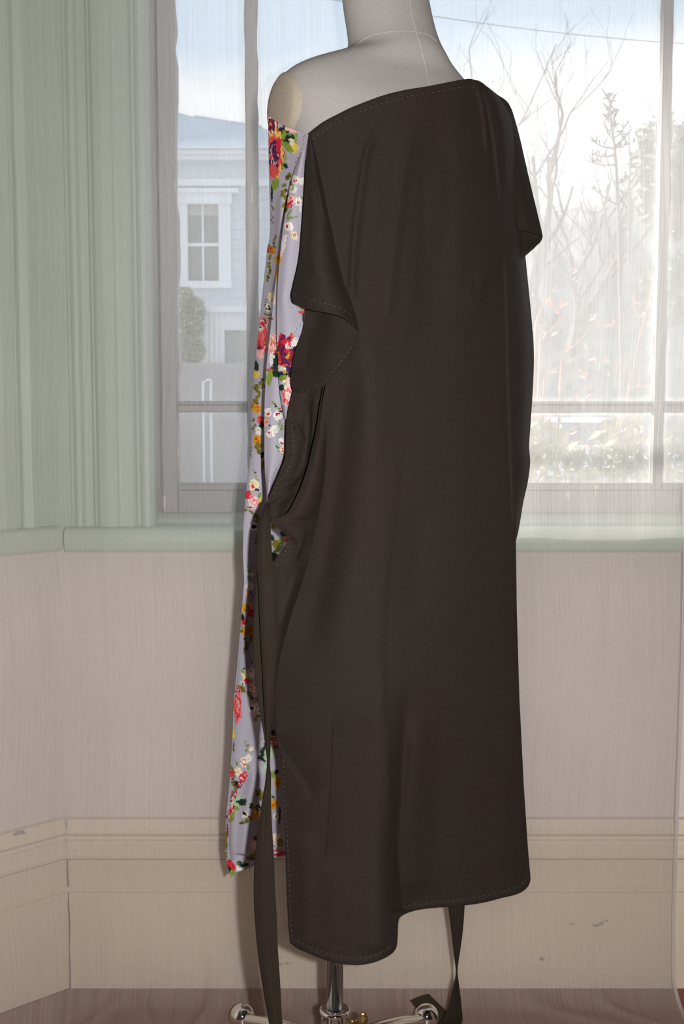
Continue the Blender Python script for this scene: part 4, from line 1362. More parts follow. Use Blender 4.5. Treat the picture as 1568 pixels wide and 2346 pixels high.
# ---- right sleeve --------------------------------------------------------
rows = [[(1128, 208, 1.75), (1133, 212, 1.76), (1138, 216, 1.77)], [(1140, 240, 1.76), (1156, 236, 1.77), (1167, 240, 1.785)], [(1150, 300, 1.76), (1172, 290, 1.775), (1187, 300, 1.80)], [(1160, 380, 1.76), (1188, 378, 1.775), (1207, 386, 1.80)],
        [(1165, 460, 1.76), (1202, 460, 1.775), (1225, 462, 1.80)], [(1170, 520, 1.76), (1212, 516, 1.775), (1239, 520, 1.80)], [(1180, 526, 1.76), (1215, 532, 1.775), (1244, 543, 1.80)]]
px, py, Y = grid_from_rows(rows, 60, 20)
slv = sheet('sleeve', M['dark'], px, py, Y, True)
rows = [[(1170, 500, 1.80), (1205, 515, 1.802), (1239, 530, 1.806)], [(1180, 550, 1.79), (1212, 548, 1.80), (1242.5, 546, 1.806)], [(1188, 600, 1.775), (1208, 582, 1.785), (1238, 556, 1.803)]]
px, py, Y = grid_from_rows(rows, 20, 20)
sl = sheet('sleeve_lining', M['tie'], px, py, Y, False, parent=slv)
rows = [[(1180, 585, 1.775), (1207, 572, 1.78), (1225, 557, 1.79), (1239, 541, 1.797)], [(1185, 603, 1.772), (1207, 584, 1.777), (1228, 565, 1.787), (1243.5, 547, 1.797)]]
px, py, Y = grid_from_rows(rows, 6, 24)
sheet('sleeve_hem', M['dark'], px, py, Y, False, parent=slv)

# ---- left sleeve: upper drape with curved hem, and the inside under it -----
rows = [[(708.5, 306, 1.553), (709.5, 307, 1.5515), (711, 308.5, 1.5505), (712, 310, 1.5505), (713, 312, 1.553)],
        [(703, 360, 1.556), (709, 362, 1.545), (716, 364, 1.541), (722, 366, 1.543), (728, 368, 1.553)],
        [(699, 430, 1.560), (710, 433, 1.535), (722, 436, 1.528), (733, 438, 1.532), (744, 440, 1.553)],
        [(694, 510, 1.562), (710, 513, 1.528), (728, 516, 1.516), (745, 519, 1.520), (760, 522, 1.55)],
        [(687, 590, 1.562), (710, 594, 1.522), (734, 598, 1.506), (758, 602, 1.512), (780, 606, 1.546)],
        [(673, 655, 1.560), (706, 662, 1.518), (740, 668, 1.500), (773, 676, 1.505), (803, 686, 1.535)],
        [(669, 676, 1.558), (705, 692, 1.515), (744, 701, 1.497), (783, 714, 1.500), (817, 734, 1.525)],
        [(672, 692, 1.557), (708, 707, 1.514), (748, 714, 1.495), (789, 727, 1.498), (822, 758, 1.515)],
        [(676, 694.5, 1.558), (710, 709, 1.516), (750, 716, 1.497), (791, 730, 1.500), (823, 763, 1.516)]]
px, py, Y = grid_from_rows(rows, 150, 70)
flap = sheet('sleeve', M['dark'], px, py, Y, False, [dict(line=[(718, 380), (735, 450), (760, 540), (782, 610), (806, 670)], w=6, a=0.006), dict(line=[(702, 520), (715, 590), (730, 640)], w=14, a=0.005), dict(line=[(745, 520), (765, 600), (785, 690)], w=18, a=-0.004)])
ff = sampler('sleeve')
stitches('stitching', flap, [(673, 674), (700, 682), (730, 691), (760, 699), (790, 712), (806, 724)], ff)

rows = [[(690, 660, 1.575), (724, 670, 1.565), (758, 684, 1.535), (790, 700, 1.522), (812, 735, 1.518)],
        [(699, 716, 1.575), (728, 724, 1.565), (762, 734, 1.532), (796, 746, 1.520), (823, 766, 1.514)],
        [(693, 758, 1.575), (722, 765, 1.562), (758, 768, 1.528), (796, 770, 1.517), (825.5, 774, 1.511)],
        [(676, 806, 1.572), (710, 812, 1.553), (752, 808, 1.522), (794, 798, 1.512), (826, 781, 1.507)],
        [(668, 848, 1.568), (704, 852, 1.545), (750, 844, 1.517), (792, 824, 1.508), (825.5, 789, 1.504)],
        [(668, 880, 1.562), (704, 882, 1.538), (752, 868, 1.512), (795, 838, 1.504), (824, 797, 1.501)],
        [(673, 898, 1.560), (712, 897, 1.535), (758, 875, 1.509), (799, 836, 1.501), (822, 800, 1.500)]]
px, py, Y = grid_from_rows(rows, 110, 70)
inner = sheet('sleeve_lining', M['dark'], px, py, Y, False, [dict(line=[(700, 740), (705, 800), (700, 860)], w=18, a=-0.004)])
fi = sampler('sleeve_lining')
stitches('stitching', inner, [(688, 897), (715, 889), (740, 874), (762, 854), (785, 825), (803, 800), (812, 788)], fi)
band('sleeve_hem', [(676, 897), (712, 896.5), (740, 886), (758, 875), (780, 856), (799, 836), (813, 815), (823, 797), (826, 782), (824, 766)], 15, fi, -1, parent=inner, lift=0.0012)

# ---- left drape below the sleeve -----------------------------------------
rows = []
for (y_, xl, xr, Yl, Yr) in ((860, 680, 770, 1.575, 1.585), (900, 670, 760, 1.57, 1.585), (950, 659, 750, 1.565, 1.583), (1000, 656, 738, 1.56, 1.58), (1045, 654, 728, 1.555, 1.576), (1085, 640, 716, 1.548, 1.572), (1120, 625, 704, 1.54, 1.566),
                             (1150, 614, 690, 1.535, 1.558), (1175, 614, 674, 1.532, 1.55), (1192, 619, 655, 1.532, 1.543), (1204, 634, 644, 1.535, 1.539)):
    rows.append([(xl, y_, Yl), (xl * .67 + xr * .33, y_ + 2, Yl * .5 + Yr * .5 - 0.012), (xl * .33 + xr * .67, y_ + 2, Yl * .2 + Yr * .8 - 0.002), (xr, y_, Yr)])
px, py, Y = grid_from_rows(rows, 140, 50)
sd = sheet('side_drape', M['dark'], px, py, Y, False, [
    dict(line=[(706, 910), (709, 980), (703, 1040), (690, 1080), (668, 1105), (640, 1113)], w=7, a=0.007), dict(line=[(672, 960), (690, 1000), (700, 1010)], w=5, a=0.004),
    dict(line=[(720, 900), (716, 980), (705, 1060)], w=5, a=-0.006), dict(line=[(612, 1165), (640, 1150), (680, 1125)], w=7, a=0.004)])
fs_ = sampler('side_drape')
stitches('stitching', sd, [(667, 945), (671, 980), (672, 1010), (671, 1045), (662, 1073), (648, 1095), (634, 1112), (629, 1128), (627, 1145)], fs_)

rows = []
for (y_, xl, xr, Yl, Yr, mid) in ((880, 741, 772, 1.565, 1.575, .006), (930, 733, 765, 1.556, 1.566, .010), (980, 726, 758, 1.548, 1.560, .012), (1030, 715, 753, 1.54, 1.556, .014), (1075, 704, 750, 1.533, 1.554, .014), (1115, 690, 745, 1.528, 1.552, .014),
                                  (1150, 674, 737, 1.522, 1.55, .014), (1178, 655, 731, 1.516, 1.548, .014), (1192, 620, 727, 1.516, 1.546, .014), (1208, 636, 723, 1.514, 1.544, .014), (1235, 661, 717, 1.517, 1.543, .010), (1262, 645, 711, 1.515, 1.542, .010),
                                  (1292, 627, 704, 1.512, 1.540, .012), (1345, 625, 688, 1.512, 1.538, .012), (1400, 625, 670, 1.514, 1.536, .010), (1450, 626, 655, 1.518, 1.535, .006), (1510, 628, 640, 1.525, 1.534, .003), (1560, 629, 632, 1.53, 1.534, 0)):
    rows.append([(xl, y_, Yl), (xl * .67 + xr * .33, y_ + 1, Yl * .67 + Yr * .33 - mid), (xl * .33 + xr * .67, y_ + 1, Yl * .33 + Yr * .67 - mid), (xr, y_, Yr)])
px, py, Y = grid_from_rows(rows, 190, 46)
fd = sheet('front_drape', M['dark'], px, py, Y, False, [
    dict(line=[(703, 1212), (698, 1245), (690, 1268), (680, 1285)], w=4, w2=16, step=True, a=-0.006), dict(line=[(663, 1234), (676, 1240), (684, 1250)], w=4, a=-0.005),
    dict(line=[(690, 1300), (672, 1350), (655, 1400), (640, 1450)], w=10, a=0.006)])
ft = sampler('front_drape')
stitches('stitching', fd, [(668, 1238), (655, 1262), (642, 1285), (630, 1302)], ft)

# ---- floral front panel --------------------------------------------------
def lin(r_, g_, b_):
    return np.array([((c / 255) / 12.92 if c / 255 <= .04045 else ((c / 255 + .055) / 1.055) ** 2.4) for c in (r_, g_, b_)])
K = 0.86
COL = {k: np.clip(lin(*v) * K, 0, 1) for k, v in dict(
    base=(178, 176, 190), olive=(122, 116, 36), olived=(84, 80, 26), green=(132, 158, 62), mint=(176, 206, 170), dgreen=(24, 48, 38), black=(26, 24, 34), white=(238, 236, 232), cream=(240, 228, 190),
    pink=(236, 128, 132), lpink=(246, 192, 186), red=(214, 40, 62), dred=(150, 22, 44), coral=(228, 84, 84), purple=(62, 34, 84), gold=(214, 158, 32), yellow=(236, 206, 92), rust=(158, 88, 44)).items()}
RS = np.random.RandomState(9)
_tab = RS.rand(64, 64)
def vnoise(x_, y_, s):
    """smooth value noise on the print"""
    x_ = x_ / s; y_ = y_ / s
    xi, yi = np.floor(x_).astype(int), np.floor(y_).astype(int)
    fx, fy = x_ - xi, y_ - yi
    fx, fy = fx * fx * (3 - 2 * fx), fy * fy * (3 - 2 * fy)
    g = lambda a, b_: _tab[a % 64, b_ % 64]
    return (g(xi, yi) * (1 - fx) + g(xi + 1, yi) * fx) * (1 - fy) + (g(xi, yi + 1) * (1 - fx) + g(xi + 1, yi + 1) * fx) * fy

def m_blob(col, px, py, cx, cy, rx, ry, c, rot=0, rag=0.35, seed=0):
    near = (np.abs(px - cx) < rx + ry + 6) & (np.abs(py - cy) < rx + ry + 6)
    if not near.any(): return
    x_, y_ = px[near] - cx, py[near] - cy
    ca, sa = math.cos(rot), math.sin(rot)
    a_, b_ = (x_ * ca + y_ * sa) / rx, (-x_ * sa + y_ * ca) / ry
    d = np.hypot(a_, b_) + ((vnoise(px[near] + seed * 31, py[near] + seed * 17, 6.0) - .5) * 1.3 + (vnoise(px[near] * 1.3 + seed * 7, py[near] + seed * 3, 2.4) - .5) * 1.5) * rag
    cc = col[near]
    m_ = d < 1
    sh = 0.72 + 0.5 * vnoise(px[near] * 1.4 + seed * 3, py[near] + seed * 5, 3.0)
    cc[m_] = np.clip(COL[c] * sh[m_][:, None], 0, 1)
    col[near] = cc

def m_rose(col, px, py, cx, cy, rx, ry, pal, rot=0, seed=0):
    near = (np.abs(px - cx) < rx + ry) & (np.abs(py - cy) < rx + ry)
    if not near.any(): return
    x_, y_ = px[near] - cx, py[near] - cy
    ca, sa = math.cos(rot), math.sin(rot)
    a_, b_ = (x_ * ca + y_ * sa) / rx, (-x_ * sa + y_ * ca) / ry
    th = np.arctan2(b_, a_); r_ = np.hypot(a_, b_)
    edge = 1 + .13 * np.sin(5 * th + seed) + .07 * np.sin(9 * th + 2 * seed) + (vnoise(px[near], py[near] + seed * 9, 4.0) - .5) * .25
    n1 = vnoise(a_ * 60 + seed * 13, b_ * 60, 16.0); n2 = vnoise(px[near] * 1.7, py[near] * .8 + seed * 5, 4.0)
    ring = r_ * 3.4 + th / (2 * math.pi) + n1 * 1.6 + n2 * .8
    k = np.floor(ring * 1.5 + seed).astype(int) % len(pal)
    cols = np.array([COL[c] for c in pal])[k]
    cc = col[near]
    m_ = r_ < edge
    cc[m_] = cols[m_]
    col[near] = cc

def m_sprig(col, px, py, pts, c, size=4, n_=14, seed=0):
    rg = random.Random(seed)
    P = smooth_line(pts, 6) if len(pts) > 2 else dense_line(pts, 3)
    for k in range(n_):
        p = P[int(k / max(1, n_ - 1) * (len(P) - 1))]
        m_blob(col, px, py, p[0] + rg.uniform(-size, size) * .9, p[1] + rg.uniform(-size, size) * .6, size * rg.uniform(.5, 1.0), size * rg.uniform(.4, .8), c if rg.random() < .75 else ('olived' if c == 'olive' else 'dgreen'), rg.uniform(0, 3), .4, seed + k)

def m_flower(col, px, py, cx, cy, r_, main='white', heart='red', seed=0, ry=None):
    ry = ry or r_ * 1.15
    rg = random.Random(seed)
    for k in range(5):
        a = k * 2 * math.pi / 5 + seed
        m_blob(col, px, py, cx + math.cos(a) * r_ * .5, cy + math.sin(a) * ry * .5, r_ * .62, ry * .6, main, a, .35, seed + k)
    for k in range(3):
        a = rg.uniform(0, 6.3)
        m_blob(col, px, py, cx + math.cos(a) * r_ * .35, cy + math.sin(a) * ry * .35, r_ * .34, ry * .22, heart, a, .5, seed + 40 + k)
    m_blob(col, px, py, cx + r_ * .1, cy, r_ * .22, ry * .2, main if heart != 'black' else 'black', 0, .5, seed + 60)

def paint(px, py):
    col = np.tile(COL['base'], px.shape + (1,)).astype(float)
    R_, B_, S_, Fl = (lambda *a, **k: m_rose(col, px, py, *a, **k)), (lambda *a, **k: m_blob(col, px, py, *a, **k)), (lambda *a, **k: m_sprig(col, px, py, *a, **k)), (lambda *a, **k: m_flower(col, px, py, *a, **k))
    # top: the large dark rose and its leaves
    B_(652, 300, 12, 14, 'dgreen', seed=1); B_(648, 318, 9, 20, 'green', .3, seed=2); B_(668, 322, 16, 17, 'green', .4, seed=3); B_(664, 318, 13, 11, 'dgreen', seed=4)
    B_(676, 338, 10, 11, 'yellow', seed=5); B_(670, 324, 7, 7, 'cream', rag=.6, seed=6); B_(662, 341, 12, 6, 'green', .5, seed=7); B_(668, 298, 14, 5, 'lpink', .3, rag=.7, seed=8); B_(650, 366, 7, 18, 'green', seed=9); B_(655, 380, 6, 5, 'dgreen', .5, seed=10); B_(650, 362, 3, 10, 'mint', rag=.6, seed=11)
    R_(622, 286, 16, 26, ['dred', 'purple', 'cream', 'red', 'black', 'gold'], seed=3)
    R_(631, 355, 19, 60, ['red', 'coral', 'purple', 'dred', 'lpink', 'purple', 'coral', 'yellow', 'red'], seed=1)
    B_(638, 335, 7, 22, 'red', .2, seed=12); B_(631, 350, 5, 26, 'purple', -.1, rag=.6, seed=13); B_(627, 395, 9, 18, 'coral', seed=14, rag=.5)
    B_(632, 420, 8, 15, 'green', .2, seed=15); B_(624, 445, 2.5, 22, 'dgreen', seed=16); S_([(625, 470), (625, 510)], 'olive', 3, 9, 1)
    # olive sprigs and white blossoms
    S_([(662, 400), (650, 440), (658, 462), (652, 480)], 'olive', 6, 22, 2); S_([(672, 412), (668, 430)], 'olive', 5, 7, 3)
    Fl(677, 412, 7, 'white', 'red', 4, 12); Fl(692, 415, 6, 'white', 'white', 5, 10); Fl(672, 434, 8, 'white', 'green', 6); Fl(668, 458, 8, 'lpink', 'red', 7, 12); Fl(663, 470, 6, 'red', 'lpink', 8); Fl(684, 462, 5, 'white', 'red', 9, 12); B_(693, 453, 4, 4, 'green', seed=20); B_(688, 478, 2.5, 9, 'white', seed=21)
    B_(664, 488, 2, 11, 'green', .6, rag=.2, seed=22); B_(668, 499, 13, 2.6, 'green', -.25, rag=.2, seed=23)
    Fl(663, 519, 9, 'white', 'red', 10, 11); Fl(675, 540, 4.5, 'cream', 'red', 11, 13); B_(652, 558, 4, 22, 'white', .2, rag=.6, seed=24); B_(646, 580, 3, 12, 'lpink', seed=25)
    S_([(633, 540), (630, 570), (622, 590), (620, 620), (613, 640)], 'olive', 4.5, 24, 12); Fl(625, 574, 6, 'gold', 'red', 13, 10); Fl(617, 570, 5, 'rust', 'coral', 14, 12); Fl(638, 595, 6, 'gold', 'olive', 15, 14); B_(636, 625, 3, 14, 'gold', seed=26, rag=.6)
    # middle
    Fl(622, 680, 6, 'cream', 'yellow', 16, 13); Fl(625, 690, 4, 'white', 'coral', 17, 10); Fl(618, 705, 7, 'white', 'black', 18, 11); S_([(612, 685), (610, 700), (606, 720)], 'olive', 3, 8, 19); B_(616, 722, 10, 2.4, 'olive', .1, seed=27); B_(618, 730, 9, 2, 'rust', .1, seed=28)
    R_(604, 738, 11, 12, ['pink', 'lpink', 'purple', 'coral'], seed=2); R_(600, 772, 15, 40, ['coral', 'pink', 'coral', 'red', 'lpink', 'coral'], seed=4); B_(597, 812, 10, 10, 'lpink', rag=.5, seed=29); B_(594, 797, 5, 4, 'purple', seed=30); Fl(597, 752, 6, 'white', 'purple', 20)
    R_(627, 792, 12, 28, ['pink', 'lpink', 'white', 'coral', 'cream'], seed=5); R_(656, 806, 24, 42, ['dred', 'red', 'purple', 'dred', 'purple', 'red', 'gold'], seed=6); B_(632, 832, 7, 26, 'dgreen', .1, seed=31); B_(624, 822, 6, 14, 'white', rag=.7, seed=32); B_(622, 850, 10, 7, 'red', .6, seed=33)
    B_(661, 784, 22, 6, 'red', .1, rag=.5, seed=34); B_(650, 845, 9, 5, 'white', rag=.9, seed=35); B_(657, 792, 5, 5, 'white', rag=.9, seed=36); B_(660, 815, 3, 8, 'gold', .5, rag=.8, seed=37); B_(640, 858, 20, 8, 'dgreen', .3, seed=38); B_(664, 850, 14, 6, 'purple', .9, seed=39); B_(664, 862, 8, 6, 'dgreen', .8, seed=40)
    B_(678, 790, 12, 14, 'white', seed=140, rag=.5); B_(676, 800, 6, 7, 'black', seed=141)
    B_(652, 868, 12, 7, 'green', .2, seed=41); Fl(656, 884, 12, 'white', 'mint', 21, 14); R_(664, 880, 9, 20, ['lpink', 'pink', 'white', 'lpink'], seed=7); R_(660, 910, 13, 22, ['lpink', 'white', 'pink', 'coral', 'lpink'], seed=8); B_(645, 888, 6, 8, 'dgreen', .3, seed=42)
    B_(588, 840, 6, 12, 'dgreen', -.2, seed=43); B_(588, 858, 7, 9, 'yellow', .2, seed=44); B_(618, 866, 7, 20, 'green', .15, seed=45)
    S_([(600, 872), (588, 885), (592, 900), (586, 915), (590, 930)], 'olive', 5, 26, 22); S_([(604, 882), (600, 890)], 'olive', 4, 6, 23)
    Fl(590, 937, 9, 'gold', 'coral', 24, 11); Fl(578, 930, 4, 'gold', 'rust', 25, 12); Fl(598, 962, 8, 'coral', 'dred', 26, 10); B_(600, 975, 6, 8, 'dgreen', seed=46); Fl(594, 988, 7, 'white', 'mint', 27, 10); Fl(590, 1008, 9, 'gold', 'red', 28, 12); S_([(592, 1020), (594, 1036)], 'olive', 6, 10, 29); B_(601, 1042, 4, 9, 'dgreen', seed=47); S_([(582, 960), (584, 990)], 'olive', 4, 8, 30); S_([(577, 1020), (574, 1050)], 'olive', 2.5, 8, 31); B_(603, 1065, 3, 12, 'olive', rag=.6, seed=48)
    Fl(615, 945, 6, 'white', 'red', 32, 13); Fl(637, 952, 9, 'white', 'dred', 33, 12); Fl(643, 940, 5, 'dred', 'white', 34); S_([(626, 920), (632, 930), (640, 938)], 'green', 3, 8, 35); Fl(630, 984, 8, 'white', 'mint', 36, 9); Fl(620, 994, 9, 'white', 'red', 37, 8); S_([(640, 965), (646, 985)], 'green', 4, 8, 38); S_([(614, 960), (618, 975)], 'green', 3, 6, 39); Fl(611, 968, 4, 'lpink', 'red', 40, 10)
    Fl(646, 1012, 7, 'white', 'red', 41, 10); Fl(649, 1030, 8, 'cream', 'coral', 42, 9); Fl(658, 1036, 5, 'lpink', 'white', 43, 9); S_([(635, 1024), (640, 1034)], 'green', 3, 6, 44); S_([(652, 1048), (650, 1052)], 'mint', 3, 4, 45)
    S_([(580, 1076), (588, 1090), (590, 1100)], 'green', 3, 9, 46)
    Fl(583, 1112, 10, 'cream', 'red', 47, 14); R_(583, 1152, 13, 15, ['white', 'lpink', 'coral', 'white', 'pink'], seed=9); Fl(570, 1134, 6, 'red', 'coral', 48, 11); B_(577, 1136, 5, 4, 'pink', seed=49); B_(598, 1147, 4, 6, 'yellow', rag=.5, seed=50); B_(595, 1134, 4, 5, 'green', seed=51); B_(587, 1122, 5, 3, 'black', rag=.8, seed=52)
    B_(572, 1162, 8, 2.5, 'olive', .1, seed=53); S_([(568, 1168), (584, 1178), (590, 1195)], 'olive', 4.5, 14, 49); Fl(581, 1207, 8, 'white', 'black', 50, 9); B_(582, 1207, 4.5, 5, 'black', rag=.6, seed=54); S_([(588, 1225), (586, 1245)], 'olive', 3, 7, 51)
    # glimpsed at the side opening
    B_(628, 1205, 5, 7, 'olive', seed=55); B_(652, 1222, 8, 9, 'dgreen', .6, seed=56); B_(660, 1236, 8, 6, 'red', seed=57); B_(645, 1238, 7, 9, 'green', .4, seed=58); B_(632, 1246, 10, 10, 'olive', rag=.6, seed=59); B_(624, 1232, 5, 7, 'dgreen', seed=60); B_(638, 1258, 13, 5, 'green', -.5, seed=61); B_(632, 1270, 8, 4, 'white', -.6, rag=.7, seed=62); B_(628, 1278, 10, 12, 'dgreen', -.3, seed=63)
    # lower
    S_([(566, 1300), (572, 1312), (568, 1322)], 'green', 3, 10, 52); Fl(577, 1316, 5, 'cream', 'white', 53, 6); Fl(573, 1343, 7, 'white', 'cream', 54, 13); Fl(569, 1362, 6, 'lpink', 'red', 55, 11); Fl(572, 1392, 6, 'lpink', 'red', 56, 16); Fl(575, 1405, 4, 'red', 'pink', 57, 12); S_([(575, 1355), (578, 1375)], 'green', 2.5, 7, 58)
    Fl(562, 1392, 5, 'gold', 'olive', 59, 14); Fl(559, 1424, 6, 'coral', 'dred', 60, 9); Fl(574, 1445, 5, 'gold', 'rust', 61, 14); Fl(561, 1446, 7, 'gold', 'coral', 62, 11); S_([(563, 1462), (566, 1480), (560, 1495)], 'olive', 4, 13, 63); S_([(576, 1458), (578, 1472)], 'olive', 4, 7, 64); B_(556, 1414, 4, 8, 'dgreen', seed=64); S_([(554, 1430), (553, 1448)], 'olive', 3, 7, 65); S_([(574, 1508), (578, 1520)], 'green', 3, 6, 66)
    Fl(562, 1548, 6, 'cream', 'yellow', 67, 14); Fl(576, 1542, 6, 'white', 'coral', 68, 13); R_(578, 1576, 9, 11, ['white', 'red', 'white', 'pink'], seed=10); Fl(564, 1560, 4, 'red', 'coral', 69, 8); B_(572, 1560, 8, 4, 'coral', rag=.8, seed=65); S_([(556, 1540), (560, 1530)], 'green', 3, 6, 70); Fl(556, 1566, 4, 'white', 'purple', 71, 8)
    R_(544, 1618, 9, 38, ['coral', 'red', 'pink', 'coral', 'lpink'], seed=11); R_(546, 1582, 8, 14, ['pink', 'coral', 'lpink', 'purple'], seed=12); S_([(552, 1572), (564, 1585), (578, 1594), (586, 1612)], 'olive', 4.5, 20, 72); S_([(588, 1600), (595, 1610)], 'olive', 4, 6, 73)
    Fl(578, 1624, 8, 'white', 'black', 74, 8); B_(577, 1622, 4, 4, 'black', rag=.6, seed=66); Fl(598, 1628, 7, 'white', 'black', 75, 9); B_(600, 1622, 5, 6, 'black', rag=.6, seed=67); Fl(604, 1645, 5, 'black', 'lpink', 76, 9); S_([(586, 1650), (592, 1642), (600, 1638)], 'olive', 4.5, 9, 77); B_(536, 1680, 2.5, 16, 'yellow', rag=.6, seed=68); B_(535, 1712, 2.5, 12, 'olive', rag=.5, seed=69)
    B_(626, 1680, 5, 8, 'dgreen', seed=70); R_(627, 1696, 11, 13, ['red', 'lpink', 'dred', 'white', 'red'], seed=13); B_(632, 1710, 6, 5, 'olive', seed=71); B_(606, 1726, 11, 20, 'dgreen', .3, seed=72); B_(611, 1722, 5, 16, 'mint', .2, rag=.6, seed=73); B_(622, 1722, 6, 12, 'mint', rag=.5, seed=74); B_(608, 1760, 4, 12, 'mint', rag=.5, seed=75)
    S_([(562, 1700), (566, 1712), (562, 1722)], 'green', 3, 9, 78); Fl(576, 1716, 5, 'cream', 'white', 79, 6); Fl(570, 1736, 7, 'white', 'cream', 80, 9); R_(559, 1746, 9, 12, ['white', 'white', 'red', 'cream'], seed=14); Fl(547, 1768, 5, 'cream', 'lpink', 81, 14); Fl(556, 1782, 7, 'red', 'white', 82, 11); Fl(562, 1775, 5, 'red', 'lpink', 83, 9); S_([(568, 1752), (572, 1762)], 'green', 3, 6, 84); S_([(541, 1740), (544, 1755)], 'green', 2.5, 6, 85); Fl(548, 1798, 6, 'dred', 'lpink', 86, 9); B_(540, 1796, 6, 8, 'black', rag=.8, seed=76)
    S_([(533, 1760), (533, 1785), (540, 1808), (532, 1820)], 'olive', 5, 18, 87); Fl(531, 1772, 3, 'red', 'coral', 88, 10); R_(532, 1846, 8, 36, ['coral', 'dred', 'lpink', 'purple', 'red', 'white'], .25, seed=15); B_(545, 1836, 10, 14, 'mint', .9, rag=.5, seed=77); B_(555, 1838, 12, 8, 'dgreen', -.2, seed=78); B_(543, 1852, 7, 6, 'green', seed=79); B_(533, 1870, 5, 14, 'green', .3, seed=80)
    Fl(562, 1866, 7, 'white', 'black', 89, 8); B_(561, 1864, 4, 4, 'black', rag=.7, seed=81); S_([(575, 1845), (580, 1852)], 'green', 4, 7, 90); Fl(586, 1866, 11, 'gold', 'yellow', 91, 10); S_([(554, 1885), (566, 1880), (574, 1872)], 'olive', 4, 11, 92); S_([(592, 1815), (600, 1825)], 'olive', 7, 10, 93); Fl(592, 1850, 6, 'black', 'lpink', 94)
    S_([(624, 1772), (628, 1782)], 'green', 6, 8, 95); Fl(628, 1842, 9, 'gold', 'red', 96, 11); S_([(622, 1825), (626, 1830)], 'green', 4, 6, 97); Fl(632, 1870, 5, 'white', 'black', 98, 8); Fl(636, 1790, 6, 'gold', 'rust', 99, 16); B_(634, 1768, 5, 5, 'black', seed=82); B_(641, 1870, 3, 20, 'olived', rag=.5, seed=83)
    Fl(631, 1922, 8, 'cream', 'white', 100, 16); Fl(642, 1930, 5, 'olive', 'gold', 101, 12); Fl(630, 1940, 5, 'white', 'purple', 102, 7); B_(640, 1954, 18, 7, 'red', .0, rag=.5, seed=84); B_(632, 1953, 6, 3, 'white', rag=.8, seed=85)
    Fl(582, 1936, 6, 'lpink', 'cream', 103, 14); S_([(584, 1918), (588, 1924)], 'olive', 4, 6, 104); S_([(570, 1968), (582, 1960), (592, 1962)], 'olive', 6, 14, 105); S_([(545, 1975), (560, 1978)], 'green', 5, 10, 106); B_(560, 1982, 10, 5, 'dgreen', rag=.6, seed=86); B_(548, 1990, 10, 4, 'white', rag=.8, seed=87)
    B_(529, 1982, 8, 14, 'red', -.5, seed=88); B_(523, 1990, 5, 8, 'black', -.4, seed=89); B_(533, 2000, 8, 9, 'green', seed=90); B_(521, 1905, 3, 14, 'dred', rag=.5, seed=91); B_(518, 1930, 2.5, 30, 'olive', rag=.6, seed=92)
    return col

Fy = [262, 330, 400, 470, 520, 550, 570, 640, 720, 780, 830, 900, 950, 975, 990, 1050, 1120, 1200, 1270, 1330, 1420, 1520, 1600, 1700, 1800, 1880, 1950, 1985, 2010]
Fx = [615, 616, 617.5, 619, 620, 618, 613, 606, 597, 591, 585, 577.5, 574.5, 574, 577, 572, 565, 558, 557, 560, 553, 545, 537, 533, 526, 518, 517, 522, 530]
NRf, NCf = 1150, 84
vv = np.linspace(0, 1, NRf)
# left outline by height; the top edge dips to the seam with the dark panel, the hem rises to the right
Fr_y = [308, 400, 560, 680, 720, 760, 850, 950, 1050, 1160, 1240, 1300, 1500, 1660, 1700, 1800, 1957]
Fr_x = [711, 712, 708, 705, 708, 706, 695, 690, 680, 672, 686, 664, 655, 650, 662, 668, 672]
fl_y = 262 + (2010 - 262) * vv; fl_x = smooth1(np.interp(fl_y, Fy, Fx), 3)
fr_y = 308 + (1957 - 308) * vv; fr_x = smooth1(np.interp(fr_y, Fr_y, Fr_x), 6)
uu = np.linspace(0, 1, NCf)
ttx, tty = resample([(615, 262), (623, 272), (636, 281), (655, 290), (680, 299), (711, 308)], NCf)
bbx, bby = resample([(530, 2010), (537, 2002), (548, 1997), (562, 1992), (578, 1986), (592, 1978), (608, 1971), (628, 1965), (650, 1961), (672, 1957)], NCf)
Ug, Vg = np.meshgrid(uu, vv)
px, py = coons(ttx, bbx, fl_x, fr_x), coons(tty, bby, fl_y, fr_y)
YLf = np.interp(py, [262, 400, 700, 1100, 1400, 1700, 2010], [1.585, 1.665, 1.72, 1.72, 1.73, 1.745, 1.765])
YRf = np.interp(py, [262, 310, 420, 700, 1100, 1300, 1600, 2010], [1.557, 1.557, 1.595, 1.65, 1.65, 1.68, 1.75, 1.83])
ff_ = np.clip(Ug, 0, 1)
Yf_ = YLf * (1 - ff_) + YRf * ff_ + 0.012 * np.sin(ff_ * 5.5 + py * 0.004) * np.clip((py - 500) / 500, 0, 1)
front = sheet('front_panel', M['print'], px, py, Yf_, True, [dict(line=[(650, 400), (637, 600), (622, 800)], w=10, a=0.01), dict(line=[(590, 1750), (570, 1850), (560, 1960)], w=16, a=0.012, t1=.02),
      dict(line=[(524, 1860), (522, 1930), (526, 1975)], w=8, a=-0.012, t1=.05)], painter=paint, blur=6)
fp = sampler('front_panel')
stitches('stitching', front, [(521, 1880), (522, 1920), (525, 1950), (531, 1975), (536, 1990)], fp, 2.5, 1.5, mat='thread_grey')
stitches('stitching', front, [(603, 1690), (590, 1706), (576, 1728), (566, 1745), (556, 1770)], fp, 6, 3, mat='thread_grey')

